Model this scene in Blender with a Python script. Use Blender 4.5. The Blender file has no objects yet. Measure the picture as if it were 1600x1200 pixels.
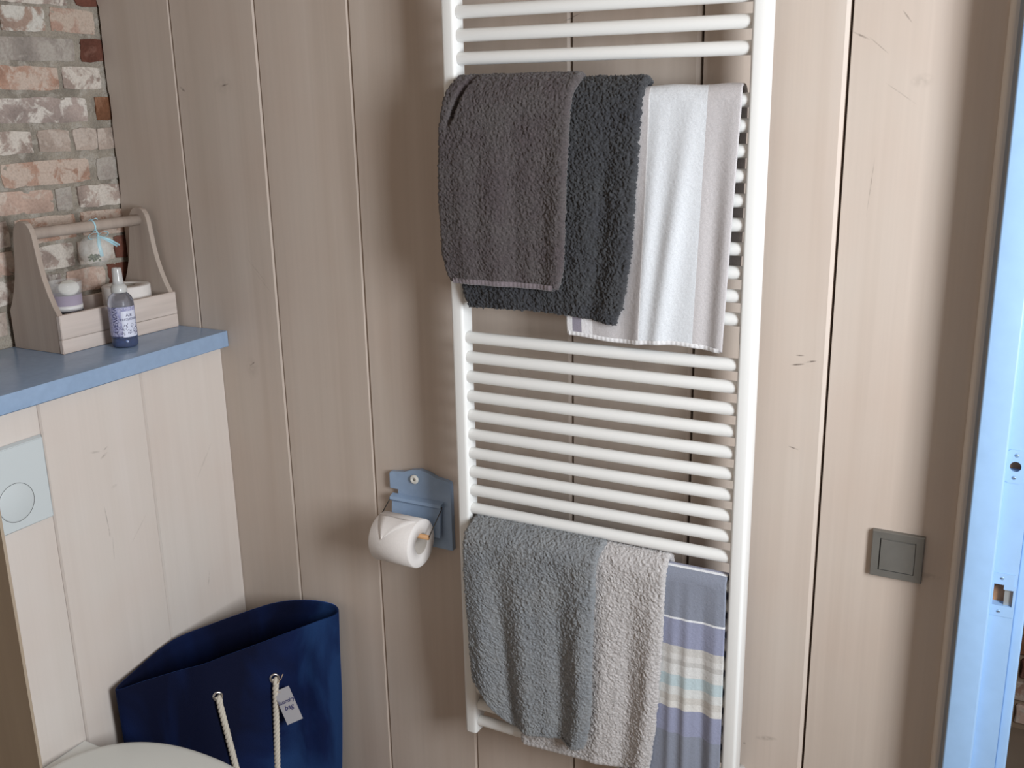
import bpy, bmesh, math, random
import numpy as np
from mathutils import Vector, Matrix

random.seed(7)
RNG = np.random.default_rng(11)
sc = bpy.context.scene
COL = sc.collection

# ------------------------------------------------------------------ camera, light, exposure
CAM = (0.649, -1.682, 1.682)
YAW, PITCH, ROLL = -0.496, -0.2742, -0.0196
cam = bpy.data.cameras.new('camera')
cam.sensor_width = 36.0
cam.lens = 1608.7 / 1600 * 36.0
cam.clip_start = 0.02
co = bpy.data.objects.new('camera', cam)
COL.objects.link(co)
_cy, _sy, _cp, _sp = math.cos(YAW), math.sin(YAW), math.cos(PITCH), math.sin(PITCH)
fwd = Vector((_sy * _cp, _cy * _cp, _sp))
rgt = Vector((_cy, -_sy, 0))
upv = rgt.cross(fwd)
_c, _s = math.cos(ROLL), math.sin(ROLL)
r2 = _c * rgt + _s * upv
u2 = -_s * rgt + _c * upv
m = Matrix((r2, u2, -fwd)).transposed().to_4x4()
m.translation = Vector(CAM)
co.matrix_world = m
sc.camera = co

w = bpy.data.worlds.new('world')
sc.world = w
w.use_nodes = True
w.node_tree.nodes['Background'].inputs[0].default_value = (0.85, 0.92, 1.0, 1)
w.node_tree.nodes['Background'].inputs[1].default_value = 0.22


def area(name, loc, target, sx, sy, power, col):
    l = bpy.data.lights.new(name, 'AREA')
    l.shape = 'RECTANGLE'
    l.size = sx
    l.size_y = sy
    l.energy = power
    l.color = col
    o = bpy.data.objects.new(name, l)
    COL.objects.link(o)
    o.location = loc
    d = Vector(target) - Vector(loc)
    o.rotation_euler = d.to_track_quat('-Z', 'Y').to_euler()
    return o


# daylight through the window in the right-hand wall
area('window_daylight', (1.53, -1.08, 1.58), (0.6, -1.08, 1.58), 0.54, 0.98, 50.0, (0.93, 0.985, 1.035))
# weak warm fill lamp added behind the camera
area('rear_fill', (0.1, -2.98, 1.7), (0.1, -1.5, 1.55), 1.1, 1.1, 2.8, (1.0, 0.86, 0.74))

sc.view_settings.view_transform = 'Standard'
sc.view_settings.look = 'None'
sc.view_settings.exposure = 0.19
sc.view_settings.gamma = 1.0
sc.view_settings.use_curve_mapping = False

# ------------------------------------------------------------------ object helpers
ORG = {}


def tag(o, label=None, cat=None, group=None, kind=None):
    if label: o['label'] = label
    if cat: o['category'] = cat
    if group: o['group'] = group
    if kind: o['kind'] = kind
    return o


def thing(name, loc, label=None, cat=None, group=None, kind=None, parent=None):
    o = bpy.data.objects.new(name, None)
    o.empty_display_size = 0.05
    COL.objects.link(o)
    pl = Vector((0, 0, 0))
    if parent:
        o.parent = parent
        pl = ORG[parent]
    o.location = Vector(loc) - pl
    ORG[o] = Vector(loc)
    return tag(o, label, cat, group, kind)


def link(name, me, mat=None, parent=None, org=None):
    """mesh given in world coordinates; made local to its parent or to org"""
    o = bpy.data.objects.new(name, me)
    COL.objects.link(o)
    if mat is not None and not me.materials:
        me.materials.append(mat)
    if parent is not None:
        base = ORG[parent]
        o.parent = parent
    else:
        base = Vector((0, 0, 0))
    if org is None:
        co_ = np.empty(len(me.vertices) * 3)
        me.vertices.foreach_get('co', co_)
        co_ = co_.reshape(-1, 3)
        mn, mx = co_.min(0), co_.max(0)
        org = Vector(((mn[0] + mx[0]) / 2, (mn[1] + mx[1]) / 2, mn[2]))
    org = Vector(org)
    me.transform(Matrix.Translation(-org))
    o.location = org - base
    ORG[o] = org
    return o


def mesh(verts, faces, smooth=False):
    me = bpy.data.meshes.new('m')
    me.from_pydata([tuple(v) for v in verts], [], faces)
    me.update()
    if smooth:
        me.polygons.foreach_set('use_smooth', [True] * len(me.polygons))
    return me


def bm_mesh(bm, smooth=False):
    bmesh.ops.recalc_face_normals(bm, faces=bm.faces)
    me = bpy.data.meshes.new('m')
    bm.to_mesh(me)
    bm.free()
    if smooth:
        me.polygons.foreach_set('use_smooth', [True] * len(me.polygons))
    return me


def add_box(bm, x0, x1, y0, y1, z0, z1):
    v = [bm.verts.new((x, y, z)) for z in (z0, z1) for y in (y0, y1) for x in (x0, x1)]
    for f in ((0, 1, 3, 2), (4, 5, 7, 6), (0, 1, 5, 4), (2, 3, 7, 6), (0, 2, 6, 4), (1, 3, 7, 5)):
        bm.faces.new([v[i] for i in f])
    return v


def box(name, x0, x1, y0, y1, z0, z1, mat, parent=None, bevel=0.0, seg=2, org=None):
    bm = bmesh.new()
    add_box(bm, x0, x1, y0, y1, z0, z1)
    if bevel:
        bmesh.ops.bevel(bm, geom=bm.edges[:], offset=bevel, segments=seg, affect='EDGES', profile=0.6)
    o = link(name, bm_mesh(bm), mat, parent, org)
    if bevel:
        shade(o)
    return o


def shade(o, ang=40):
    me = o.data
    me.polygons.foreach_set('use_smooth', [True] * len(me.polygons))
    a = math.radians(ang)
    bm = bmesh.new()
    bm.from_mesh(me)
    for e in bm.edges:
        if len(e.link_faces) == 2 and e.calc_face_angle(0) > a:
            e.smooth = False
    bm.to_mesh(me)
    bm.free()


def prism(profile, axis, a0, a1):
    """closed 2-D profile extruded along axis; profile gives the other two coordinates in x,y,z order"""
    vs = []
    for a in (a0, a1):
        for p, q in profile:
            vs.append({'x': (a, p, q), 'y': (p, a, q), 'z': (p, q, a)}[axis])
    n = len(profile)
    bm = bmesh.new()
    bv = [bm.verts.new(v) for v in vs]
    bm.faces.new(bv[:n])
    bm.faces.new(bv[n:][::-1])
    for i in range(n):
        j = (i + 1) % n
        bm.faces.new((bv[i], bv[j], bv[n + j], bv[n + i]))
    return bm_mesh(bm)


def tube(pts, rad, n=12, caps=True, closed=False):
    pts = [Vector(p) for p in pts]
    vs, fs = [], []
    ref = None
    N = len(pts)
    for i, p in enumerate(pts):
        if closed:
            t = (pts[(i + 1) % N] - pts[i - 1]).normalized()
        else:
            t = (pts[min(i + 1, N - 1)] - pts[max(i - 1, 0)]).normalized()
        if ref is None:
            ref = t.orthogonal().normalized()
        ref = (ref - t * ref.dot(t)).normalized()
        b = t.cross(ref)
        r = rad[i] if isinstance(rad, (list, tuple)) else rad
        for k in range(n):
            a = 2 * math.pi * k / n
            vs.append(p + r * (math.cos(a) * ref + math.sin(a) * b))
    M = N if closed else N - 1
    for i in range(M):
        i2 = (i + 1) % N
        for k in range(n):
            k2 = (k + 1) % n
            fs.append((i * n + k, i * n + k2, i2 * n + k2, i2 * n + k))
    if caps and not closed:
        fs.append(tuple(range(n))[::-1])
        fs.append(tuple((N - 1) * n + k for k in range(n)))
    return mesh(vs, fs, True)


def lathe(profile, center, axis='z', n=32, closed=False):
    """profile (r, h)"""
    cx, cy, cz = center
    vs, fs = [], []
    m_ = len(profile)
    for r, h in profile:
        for k in range(n):
            a = 2 * math.pi * k / n
            p, q = r * math.cos(a), r * math.sin(a)
            vs.append({'z': (cx + p, cy + q, cz + h), 'x': (cx + h, cy + p, cz + q), 'y': (cx + p, cy + h, cz + q)}[axis])
    rng = m_ if closed else m_ - 1
    for i in range(rng):
        j = (i + 1) % m_
        for k in range(n):
            k2 = (k + 1) % n
            fs.append((i * n + k, i * n + k2, j * n + k2, j * n + k))
    bm = bmesh.new()
    bv = [bm.verts.new(v) for v in vs]
    for f in fs:
        try: bm.faces.new([bv[i] for i in f])
        except ValueError: pass
    bmesh.ops.remove_doubles(bm, verts=bm.verts, dist=1e-6)
    return bm_mesh(bm, True)


def text_mesh(txt, size, to_world, offset=0.0, extrude=0.0001, shear=0.0, spacing=1.0):
    cu = bpy.data.curves.new('t', 'FONT')
    cu.body = txt
    cu.size = size
    cu.align_x = 'CENTER'
    cu.align_y = 'CENTER'
    cu.shear = shear
    cu.offset = offset
    cu.space_character = spacing
    cu.resolution_u = 3
    o = bpy.data.objects.new('t', cu)
    COL.objects.link(o)
    bpy.context.view_layer.update()
    dg = bpy.context.evaluated_depsgraph_get()
    me = bpy.data.meshes.new_from_object(o.evaluated_get(dg))
    bpy.data.objects.remove(o)
    bpy.data.curves.remove(cu)
    for v in me.vertices:
        v.co = Vector(to_world(v.co.x, v.co.y))
    me.materials.clear()
    return me


# ------------------------------------------------------------------ materials
def new_mat(name):
    mt = bpy.data.materials.new(name)
    mt.use_nodes = True
    nt = mt.node_tree
    return mt, nt, nt.nodes['Principled BSDF']


def N(nt, typ, **kw):
    n = nt.nodes.new(typ)
    for k, v in kw.items():
        if k.startswith('i_'):
            key = k[2:]
            key = int(key) if key.isdigit() else key.replace('_', ' ')
            n.inputs[key].default_value = v
        else:
            setattr(n, k, v)
    return n


def L(nt, a, b):
    nt.links.new(a, b)


def ramp(nt, fac, stops, interp='LINEAR'):
    r = N(nt, 'ShaderNodeValToRGB')
    r.color_ramp.interpolation = interp
    el = r.color_ramp.elements
    while len(el) < len(stops):
        el.new(0.5)
    for e, (p, c) in zip(el, stops):
        e.position = p
        e.color = (c[0], c[1], c[2], 1)
    L(nt, fac, r.inputs[0])
    return r.outputs[0]


def plain(name, col, rough=0.5, metal=0.0, bump=0.0, bscale=200.0, coat=0.0, spec=0.5, var=0.0, **kw):
    mt, nt, b = new_mat(name)
    b.inputs['Base Color'].default_value = (*col, 1)
    b.inputs['Roughness'].default_value = rough
    b.inputs['Metallic'].default_value = metal
    b.inputs['Coat Weight'].default_value = coat
    b.inputs['Specular IOR Level'].default_value = spec
    for k, v in kw.items():
        b.inputs[k.replace('_', ' ')].default_value = v
    tc = N(nt, 'ShaderNodeTexCoord')
    n = N(nt, 'ShaderNodeTexNoise', i_Scale=bscale, i_Detail=4.0)
    L(nt, tc.outputs['Object'], n.inputs['Vector'])
    if var:
        c = ramp(nt, n.outputs[0], [(0.3, [x * (1 - var) for x in col]), (0.7, [min(1, x * (1 + var)) for x in col])])
        L(nt, c, b.inputs['Base Color'])
    if bump:
        bp = N(nt, 'ShaderNodeBump', i_Strength=bump, i_Distance=0.001)
        L(nt, n.outputs[0], bp.inputs['Height'])
        L(nt, bp.outputs[0], b.inputs['Normal'])
    return mt


def wood(name, base, dark, light, axis='z', rough=0.55, knots=(), kaxis=0, grain=1.0, obj=False, spec=0.35):
    """limewashed board: grain runs along axis; knots are short dark checks at world places (a, z, angle, length, width, strength)"""
    mt, nt, b = new_mat(name)
    geo = N(nt, 'ShaderNodeNewGeometry')
    oi = N(nt, 'ShaderNodeObjectInfo')
    addr = N(nt, 'ShaderNodeVectorMath', operation='MULTIPLY_ADD')
    cx = N(nt, 'ShaderNodeCombineXYZ')
    for i in range(3): L(nt, oi.outputs['Random'], cx.inputs[i])
    L(nt, cx.outputs[0], addr.inputs[0])
    addr.inputs[1].default_value = (37.0, 11.0, 53.0)
    L(nt, geo.outputs['Position'], addr.inputs[2])
    sc1 = {'z': (14, 14, 0.7), 'y': (14, 0.7, 14), 'x': (0.7, 14, 14)}[axis]
    sc2 = {'z': (150, 150, 2.5), 'y': (150, 2.5, 150), 'x': (2.5, 150, 150)}[axis]
    m1 = N(nt, 'ShaderNodeVectorMath', operation='MULTIPLY'); m1.inputs[1].default_value = sc1
    m2 = N(nt, 'ShaderNodeVectorMath', operation='MULTIPLY'); m2.inputs[1].default_value = sc2
    L(nt, addr.outputs[0], m1.inputs[0]); L(nt, addr.outputs[0], m2.inputs[0])
    n1 = N(nt, 'ShaderNodeTexNoise', i_Scale=1.0, i_Detail=3.0, i_Distortion=0.6)
    n2 = N(nt, 'ShaderNodeTexNoise', i_Scale=1.0, i_Detail=3.0, i_Distortion=0.2)
    n3 = N(nt, 'ShaderNodeTexNoise', i_Scale=5.0, i_Detail=2.0)
    L(nt, m1.outputs[0], n1.inputs['Vector']); L(nt, m2.outputs[0], n2.inputs['Vector'])
    L(nt, addr.outputs[0], n3.inputs['Vector'])
    c1 = ramp(nt, n1.outputs[0], [(0.25, dark), (0.5, base), (0.78, light)])
    c2 = ramp(nt, n2.outputs[0], [(0.3, [1 - 0.035 * grain] * 3), (0.65, (1.0, 1.0, 1.0))])
    mx = N(nt, 'ShaderNodeMix', data_type='RGBA', blend_type='MULTIPLY'); mx.inputs[0].default_value = 1
    L(nt, c1, mx.inputs[6]); L(nt, c2, mx.inputs[7])
    c3 = ramp(nt, n3.outputs[0], [(0.3, (0.985, 0.95, 0.935)), (0.7, (1.0, 1.0, 1.0))])
    mx2 = N(nt, 'ShaderNodeMix', data_type='RGBA', blend_type='MULTIPLY'); mx2.inputs[0].default_value = 1
    L(nt, mx.outputs[2], mx2.inputs[6]); L(nt, c3, mx2.inputs[7])
    out = mx2.outputs[2]
    if knots:
        sep = N(nt, 'ShaderNodeSeparateXYZ'); L(nt, geo.outputs['Position'], sep.inputs[0])
        nz = N(nt, 'ShaderNodeTexNoise', i_Scale=90.0, i_Detail=2.0)
        L(nt, geo.outputs['Position'], nz.inputs['Vector'])
        total = None
        for (a, z, ang, ln, wd, st) in knots:
            da = N(nt, 'ShaderNodeMath', operation='SUBTRACT', i_1=a); L(nt, sep.outputs[kaxis], da.inputs[0])
            dz = N(nt, 'ShaderNodeMath', operation='SUBTRACT', i_1=z); L(nt, sep.outputs[2], dz.inputs[0])
            ca, sa = math.cos(ang), math.sin(ang)
            u = N(nt, 'ShaderNodeMath', operation='MULTIPLY', i_1=ca / ln); L(nt, da.outputs[0], u.inputs[0])
            u_ = N(nt, 'ShaderNodeMath', operation='MULTIPLY_ADD', i_1=sa / ln); L(nt, dz.outputs[0], u_.inputs[0]); L(nt, u.outputs[0], u_.inputs[2])
            v = N(nt, 'ShaderNodeMath', operation='MULTIPLY', i_1=-sa / wd); L(nt, da.outputs[0], v.inputs[0])
            v_ = N(nt, 'ShaderNodeMath', operation='MULTIPLY_ADD', i_1=ca / wd); L(nt, dz.outputs[0], v_.inputs[0]); L(nt, v.outputs[0], v_.inputs[2])
            uu = N(nt, 'ShaderNodeMath', operation='MULTIPLY'); L(nt, u_.outputs[0], uu.inputs[0]); L(nt, u_.outputs[0], uu.inputs[1])
            vv = N(nt, 'ShaderNodeMath', operation='MULTIPLY_ADD'); L(nt, v_.outputs[0], vv.inputs[0]); L(nt, v_.outputs[0], vv.inputs[1]); L(nt, uu.outputs[0], vv.inputs[2])
            mr = N(nt, 'ShaderNodeMapRange'); mr.inputs[1].default_value = 1.0; mr.inputs[2].default_value = 0.0
            mr.inputs[3].default_value = 0.0; mr.inputs[4].default_value = st
            L(nt, vv.outputs[0], mr.inputs[0])
            if total is None: total = mr.outputs[0]
            else:
                mm = N(nt, 'ShaderNodeMath', operation='MAXIMUM'); L(nt, total, mm.inputs[0]); L(nt, mr.outputs[0], mm.inputs[1]); total = mm.outputs[0]
        mk = N(nt, 'ShaderNodeMath', operation='MULTIPLY'); L(nt, total, mk.inputs[0])
        nr = N(nt, 'ShaderNodeMapRange'); nr.inputs[1].default_value = 0.3; nr.inputs[2].default_value = 0.55; L(nt, nz.outputs[0], nr.inputs[0])
        L(nt, nr.outputs[0], mk.inputs[1])
        mx3 = N(nt, 'ShaderNodeMix', data_type='RGBA'); L(nt, mk.outputs[0], mx3.inputs[0])
        L(nt, out, mx3.inputs[6]); mx3.inputs[7].default_value = (0.10, 0.075, 0.06, 1)
        out = mx3.outputs[2]
    L(nt, out, b.inputs['Base Color'])
    b.inputs['Roughness'].default_value = rough
    b.inputs['Specular IOR Level'].default_value = spec
    bp = N(nt, 'ShaderNodeBump', i_Strength=0.18, i_Distance=0.0006)
    L(nt, n2.outputs[0], bp.inputs['Height'])
    L(nt, bp.outputs[0], b.inputs['Normal'])
    return mt


def mottled(name, base, patch, amount=0.5, scale=22.0, rough=0.92, third=None, bump=0.6):
    """old brick: clay showing through worn limewash"""
    mt, nt, b = new_mat(name)
    geo = N(nt, 'ShaderNodeNewGeometry')
    n1 = N(nt, 'ShaderNodeTexNoise', i_Scale=scale, i_Detail=6.0, i_Roughness=0.62, i_Distortion=0.5)
    n2 = N(nt, 'ShaderNodeTexNoise', i_Scale=scale * 9, i_Detail=4.0)
    n3 = N(nt, 'ShaderNodeTexNoise', i_Scale=scale * 0.55, i_Detail=3.0)
    oi = N(nt, 'ShaderNodeObjectInfo')
    cx = N(nt, 'ShaderNodeCombineXYZ')
    for i in range(3): L(nt, oi.outputs['Random'], cx.inputs[i])
    ad = N(nt, 'ShaderNodeVectorMath', operation='MULTIPLY_ADD'); ad.inputs[1].default_value = (9, 17, 5)
    L(nt, cx.outputs[0], ad.inputs[0]); L(nt, geo.outputs['Position'], ad.inputs[2])
    for n in (n1, n2, n3): L(nt, ad.outputs[0], n.inputs['Vector'])
    e = 0.5 + (0.5 - amount) * 0.5
    f = ramp(nt, n1.outputs[0], [(e - 0.035, (0, 0, 0)), (e + 0.05, (1, 1, 1))])
    mx = N(nt, 'ShaderNodeMix', data_type='RGBA'); L(nt, f, mx.inputs[0])
    basev = ramp(nt, n3.outputs[0], [(0.3, [c * 0.72 for c in base]), (0.5, base), (0.7, third or [min(1, c * 1.25) for c in base])])
    L(nt, basev, mx.inputs[6]); mx.inputs[7].default_value = (*patch, 1)
    g = ramp(nt, n2.outputs[0], [(0.3, (0.82, 0.81, 0.80)), (0.6, (1, 1, 1))])
    mm = N(nt, 'ShaderNodeMix', data_type='RGBA', blend_type='MULTIPLY'); mm.inputs[0].default_value = 1
    L(nt, mx.outputs[2], mm.inputs[6]); L(nt, g, mm.inputs[7])
    L(nt, mm.outputs[2], b.inputs['Base Color'])
    b.inputs['Roughness'].default_value = rough
    b.inputs['Specular IOR Level'].default_value = 0.2
    ms = N(nt, 'ShaderNodeMath', operation='MULTIPLY_ADD', i_1=0.6); L(nt, n1.outputs[0], ms.inputs[0]); L(nt, n2.outputs[0], ms.inputs[2])
    bp = N(nt, 'ShaderNodeBump', i_Strength=bump, i_Distance=0.004)
    L(nt, ms.outputs[0], bp.inputs['Height']); L(nt, bp.outputs[0], b.inputs['Normal'])
    return mt


def towel_mat(name, stops, coord='u', rough=1.0, sheen=0.35, bscale=900.0, bstr=0.5, interp='CONSTANT', wob=0.0, tint=None):
    mt, nt, b = new_mat(name)
    uv = N(nt, 'ShaderNodeUVMap'); uv.uv_map = 'UVMap'
    sp = N(nt, 'ShaderNodeSeparateXYZ'); L(nt, uv.outputs[0], sp.inputs[0])
    geo = N(nt, 'ShaderNodeNewGeometry')
    big = N(nt, 'ShaderNodeTexNoise', i_Scale=16.0, i_Detail=2.0); L(nt, geo.outputs['Position'], big.inputs['Vector'])
    fine = N(nt, 'ShaderNodeTexNoise', i_Scale=bscale, i_Detail=3.0, i_Distortion=0.8); L(nt, geo.outputs['Position'], fine.inputs['Vector'])
    if len(stops) == 1:
        base = [N(nt, 'ShaderNodeRGB')]
        base[0].outputs[0].default_value = (*stops[0][1], 1)
        c = base[0].outputs[0]
    else:
        f = sp.outputs[0 if coord == 'u' else 1]
        if coord == 'v':
            sh_ = N(nt, 'ShaderNodeMath', operation='MULTIPLY_ADD', i_1=1 / 1.1, i_2=0.1 / 1.1); L(nt, f, sh_.inputs[0]); f = sh_.outputs[0]
        if wob:
            wn = N(nt, 'ShaderNodeMath', operation='MULTIPLY_ADD', i_1=wob); L(nt, big.outputs[0], wn.inputs[0]); L(nt, f, wn.inputs[2]); f = wn.outputs[0]
        c = ramp(nt, f, stops, interp)
    g = ramp(nt, fine.outputs[0], [(0.32, (0.62, 0.62, 0.62)), (0.62, (1.12, 1.12, 1.12))])
    mm = N(nt, 'ShaderNodeMix', data_type='RGBA', blend_type='MULTIPLY'); mm.inputs[0].default_value = 0.9 if bstr > 0.4 else 0.35
    L(nt, c, mm.inputs[6]); L(nt, g, mm.inputs[7])
    out = mm.outputs[2]
    if tint:
        g2 = ramp(nt, big.outputs[0], [(0.35, tint), (0.65, (1, 1, 1))])
        m2 = N(nt, 'ShaderNodeMix', data_type='RGBA', blend_type='MULTIPLY'); m2.inputs[0].default_value = 1
        L(nt, out, m2.inputs[6]); L(nt, g2, m2.inputs[7]); out = m2.outputs[2]
    L(nt, out, b.inputs['Base Color'])
    b.inputs['Roughness'].default_value = rough
    b.inputs['Specular IOR Level'].default_value = 0.1
    b.inputs['Sheen Weight'].default_value = sheen
    b.inputs['Sheen Roughness'].default_value = 0.5
    bp = N(nt, 'ShaderNodeBump', i_Strength=bstr, i_Distance=0.0015)
    L(nt, fine.outputs[0], bp.inputs['Height']); L(nt, bp.outputs[0], b.inputs['Normal'])
    return mt


PL_B, PL_D, PL_L = (0.530, 0.455, 0.395), (0.490, 0.413, 0.352), (0.565, 0.493, 0.435)
wall_knots = [(-0.924, 1.712, 0.2, 0.012, 0.0022, 0.8), (-0.930, 1.712, 0, 0.03, 0.02, 0.10), (-0.917, 1.115, 0.6, 0.011, 0.002, 0.8),
              (-0.919, 1.105, 0, 0.02, 0.028, 0.13), (0.280, 1.2405, 0.18, 0.013, 0.0018, 0.9), (0.300, 1.2475, 0.22, 0.012, 0.0018, 0.9),
              (0.283, 1.2565, 0.05, 0.008, 0.0014, 0.8), (0.281, 1.094, -0.25, 0.010, 0.0016, 0.7), (0.409, 1.672, -0.6, 0.030, 0.0012, 0.35),
              (0.345, 1.757, -0.45, 0.016, 0.0018, 0.7), (0.372, 1.742, -0.7, 0.022, 0.0010, 0.4), (0.409, 1.781, -0.9, 0.013, 0.0014, 0.5),
              (0.437, 1.690, 0.1, 0.018, 0.012, 0.16), (0.505, 0.905, 0.0, 0.030, 0.006, 0.22), (0.262, 0.520, 0.2, 0.022, 0.006, 0.3),
              (0.222, 0.497, 0, 0.003, 0.003, 0.5), (-0.88, 1.325, -0.8, 0.045, 0.0012, 0.25), (-0.865, 1.30, -0.8, 0.035, 0.0012, 0.25),
              (0.375, 1.535, 1.5, 0.05, 0.0010, 0.4), (-1.045, 1.706, -0.6, 0.010, 0.003, 0.8), (-0.131, 1.806, 0.35, 0.02, 0.0012, 0.6),
              (-0.245, 1.17, -0.75, 0.016, 0.0010, 0.5)]
box_knots = [(-0.345, 1.012, 0.5, 0.006, 0.002, 0.5), (-0.372, 1.012, -0.2, 0.014, 0.003, 0.25), (-0.352, 0.998, 0.5, 0.012, 0.003, 0.35),
             (-0.337, 0.927, 0.2, 0.009, 0.004, 0.35), (-0.365, 0.868, 1.65, 0.03, 0.0012, 0.5), (-0.363, 0.835, 1.6, 0.012, 0.002, 0.7),
             (-0.358, 0.800, 1.5, 0.03, 0.0011, 0.4), (-0.085, 0.902, 0.9, 0.05, 0.003, 0.16), (-0.288, 0.815, 0.8, 0.05, 0.0014, 0.2),
             (-0.11, 0.62, 1.3, 0.02, 0.0014, 0.5)]
M_plank = wood('limewashed_pine', PL_B, PL_D, PL_L, 'z', knots=wall_knots)
M_boxplank = wood('limewashed_pine_box', (0.63, 0.575, 0.53), (0.61, 0.55, 0.505), (0.65, 0.595, 0.555), 'z', knots=box_knots, kaxis=1, grain=0.6)
M_panel = wood('tan_panel_wood', (0.29, 0.235, 0.175), (0.26, 0.21, 0.155), (0.32, 0.26, 0.195), 'z')
M_crate = wood('grey_washed_crate_wood', (0.62, 0.54, 0.49), (0.40, 0.335, 0.295), (0.70, 0.63, 0.59), 'y', grain=2.0, rough=0.8)
M_crate_end = wood('grey_washed_crate_end_wood', (0.42, 0.35, 0.30), (0.34, 0.275, 0.235), (0.49, 0.42, 0.365), 'z', grain=2.0, rough=0.8)
M_trim = wood('lightened_trim_wood', (0.66, 0.59, 0.52), (0.62, 0.55, 0.48), (0.70, 0.63, 0.56), 'z')  # trim colour lightened in place of light the post blocks
M_dark = plain('dark_gap_batten', (0.055, 0.03, 0.02), 0.9)
M_blue = plain('blue_semi_gloss_paint', (0.265, 0.365, 0.520), 0.20, bump=0.06, bscale=60, var=0.04)
M_frameblue = plain('light_blue_frame_paint', (0.30, 0.47, 0.71), 0.38, bump=0.08, bscale=40, var=0.03)
M_white = plain('white_radiator_enamel', (0.80, 0.80, 0.785), 0.30, spec=0.5)
M_ceramic = plain('white_sanitary_ceramic', (0.72, 0.73, 0.70), 0.12, coat=0.4)
M_lid = plain('white_toilet_seat_plastic', (0.66, 0.67, 0.635), 0.28)
M_plate = plain('white_flush_plate_plastic', (0.56, 0.60, 0.61), 0.35)
M_chrome = plain('chrome_metal', (0.75, 0.75, 0.75), 0.2, metal=1.0)
M_switch = plain('brushed_anthracite_switch', (0.20, 0.195, 0.18), 0.42, metal=0.55, var=0.06, bscale=30)
M_mortar = mottled('grey_lime_mortar', (0.34, 0.30, 0.25), (0.44, 0.40, 0.35), 0.4, 30, 0.95, bump=1.0)
BR = {
    'white': mottled('limewashed_brick', (0.38, 0.30, 0.26), (0.64, 0.58, 0.52), 0.56, 26),
    'whiteg': mottled('grey_limewashed_brick', (0.38, 0.31, 0.28), (0.66, 0.61, 0.56), 0.45, 24),
    'greyw': mottled('grey_brick_with_white_wash', (0.36, 0.26, 0.21), (0.60, 0.57, 0.52), 0.5, 22),
    'grey': mottled('grey_plastered_brick', (0.33, 0.29, 0.26), (0.42, 0.38, 0.34), 0.5, 20),
    'pgrey': mottled('pinkish_grey_brick', (0.42, 0.34, 0.29), (0.52, 0.44, 0.385), 0.5, 20),
    'pale': mottled('pale_brick', (0.44, 0.36, 0.31), (0.60, 0.54, 0.48), 0.5, 20),
    'pink': mottled('pink_worn_brick', (0.50, 0.36, 0.295), (0.60, 0.50, 0.43), 0.5, 18),
    'orange': mottled('orange_worn_brick', (0.44, 0.27, 0.20), (0.56, 0.45, 0.38), 0.58, 26, third=(0.50, 0.36, 0.29)),
    'red': mottled('red_worn_brick', (0.41, 0.26, 0.20), (0.52, 0.42, 0.35), 0.58, 24, third=(0.46, 0.33, 0.27)),
    'dred': mottled('dark_red_brick', (0.15, 0.06, 0.042), (0.20, 0.10, 0.075), 0.3, 20),
    'brown': mottled('brown_orange_brick', (0.22, 0.10, 0.055), (0.30, 0.16, 0.10), 0.3, 20),
}
M_plaster = plain('plain_plaster', (0.50, 0.40, 0.31), 0.9, bump=0.2, bscale=30)
M_ceiling = plain('ceiling_paint', (0.52, 0.43, 0.35), 0.9)
M_floor = plain('grey_tile_floor', (0.26, 0.20, 0.15), 0.45, var=0.1, bscale=6)
M_hall = plain('hallway_brown_wall', (0.30, 0.215, 0.15), 0.9, var=0.15, bscale=8)

# ------------------------------------------------------------------ the room shell
H = 2.5
W = 0.2313
GX = [-1.060 + W * i for i in range(8)]           # joints between the boards of the back wall
GX[1] -= 0.001; GX[2] -= 0.001

bk = link('wall_back', bm_mesh((lambda b: (add_box(b, -1.40, 0.62, 0.021, 0.10, 0, H), b)[1])(bmesh.new())), M_dark)
tag(bk, kind='structure')
edges = [-1.2725] + GX
gaps = [0.0014, 0.0014, 0.0018, 0.002, 0.0042, 0.0055, 0.0042, 0.001]
for i in range(8):
    x0 = edges[i] + (gaps[i - 1] if i else 0)
    x1 = edges[i + 1]
    ch = 0.0062 if i > 0 else 0.0058       # worn chamfer on the right-hand arris
    dp = 0.0045
    dy = random.uniform(-0.0007, 0.0007)
    prof = [(x0, 0.0205), (x0, 0.0008 + dy), (x0 + 0.0008, dy), (x1 - ch, dy), (x1 - 0.0006, dp + dy), (x1, dp + 0.002 + dy), (x1, 0.0205)]
    if i == 0:                             # first board is scribed to the uneven brickwork
        rings, zq, r_ = [], 0.0, random.Random(3)
        off = 0.0
        while zq < H + 0.001:
            for dz_ in (0.0, 0.012):
                rings.append([(px_ + (off if k < 3 else 0), py_, min(H, zq + dz_ * (1 if dz_ else 0))) for k, (px_, py_) in enumerate(prof)])
                if dz_ == 0.0: off = r_.uniform(-0.004, 0.004)
            zq += r_.choice((0.03, 0.045, 0.062))
        bmp = bmesh.new()
        rv = [[bmp.verts.new(p) for p in r] for r in rings]
        for a_, b_ in zip(rv[:-1], rv[1:]):
            for k in range(len(prof)):
                k2 = (k + 1) % len(prof)
                bmp.faces.new((a_[k], a_[k2], b_[k2], b_[k]))
        bmp.faces.new(rv[0]); bmp.faces.new(rv[-1][::-1])
        link('plank', bm_mesh(bmp), M_plank, bk)
        continue
    link('plank', prism(prof, 'z', 0.0, H), M_plank, bk)

# left wall: old brickwork, leaning a little away from the boards
lw = thing('wall_left', (-1.30, 0, 0), kind='structure')
TILT = 0.08


def xw(y): return -1.276 + TILT * y


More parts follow.
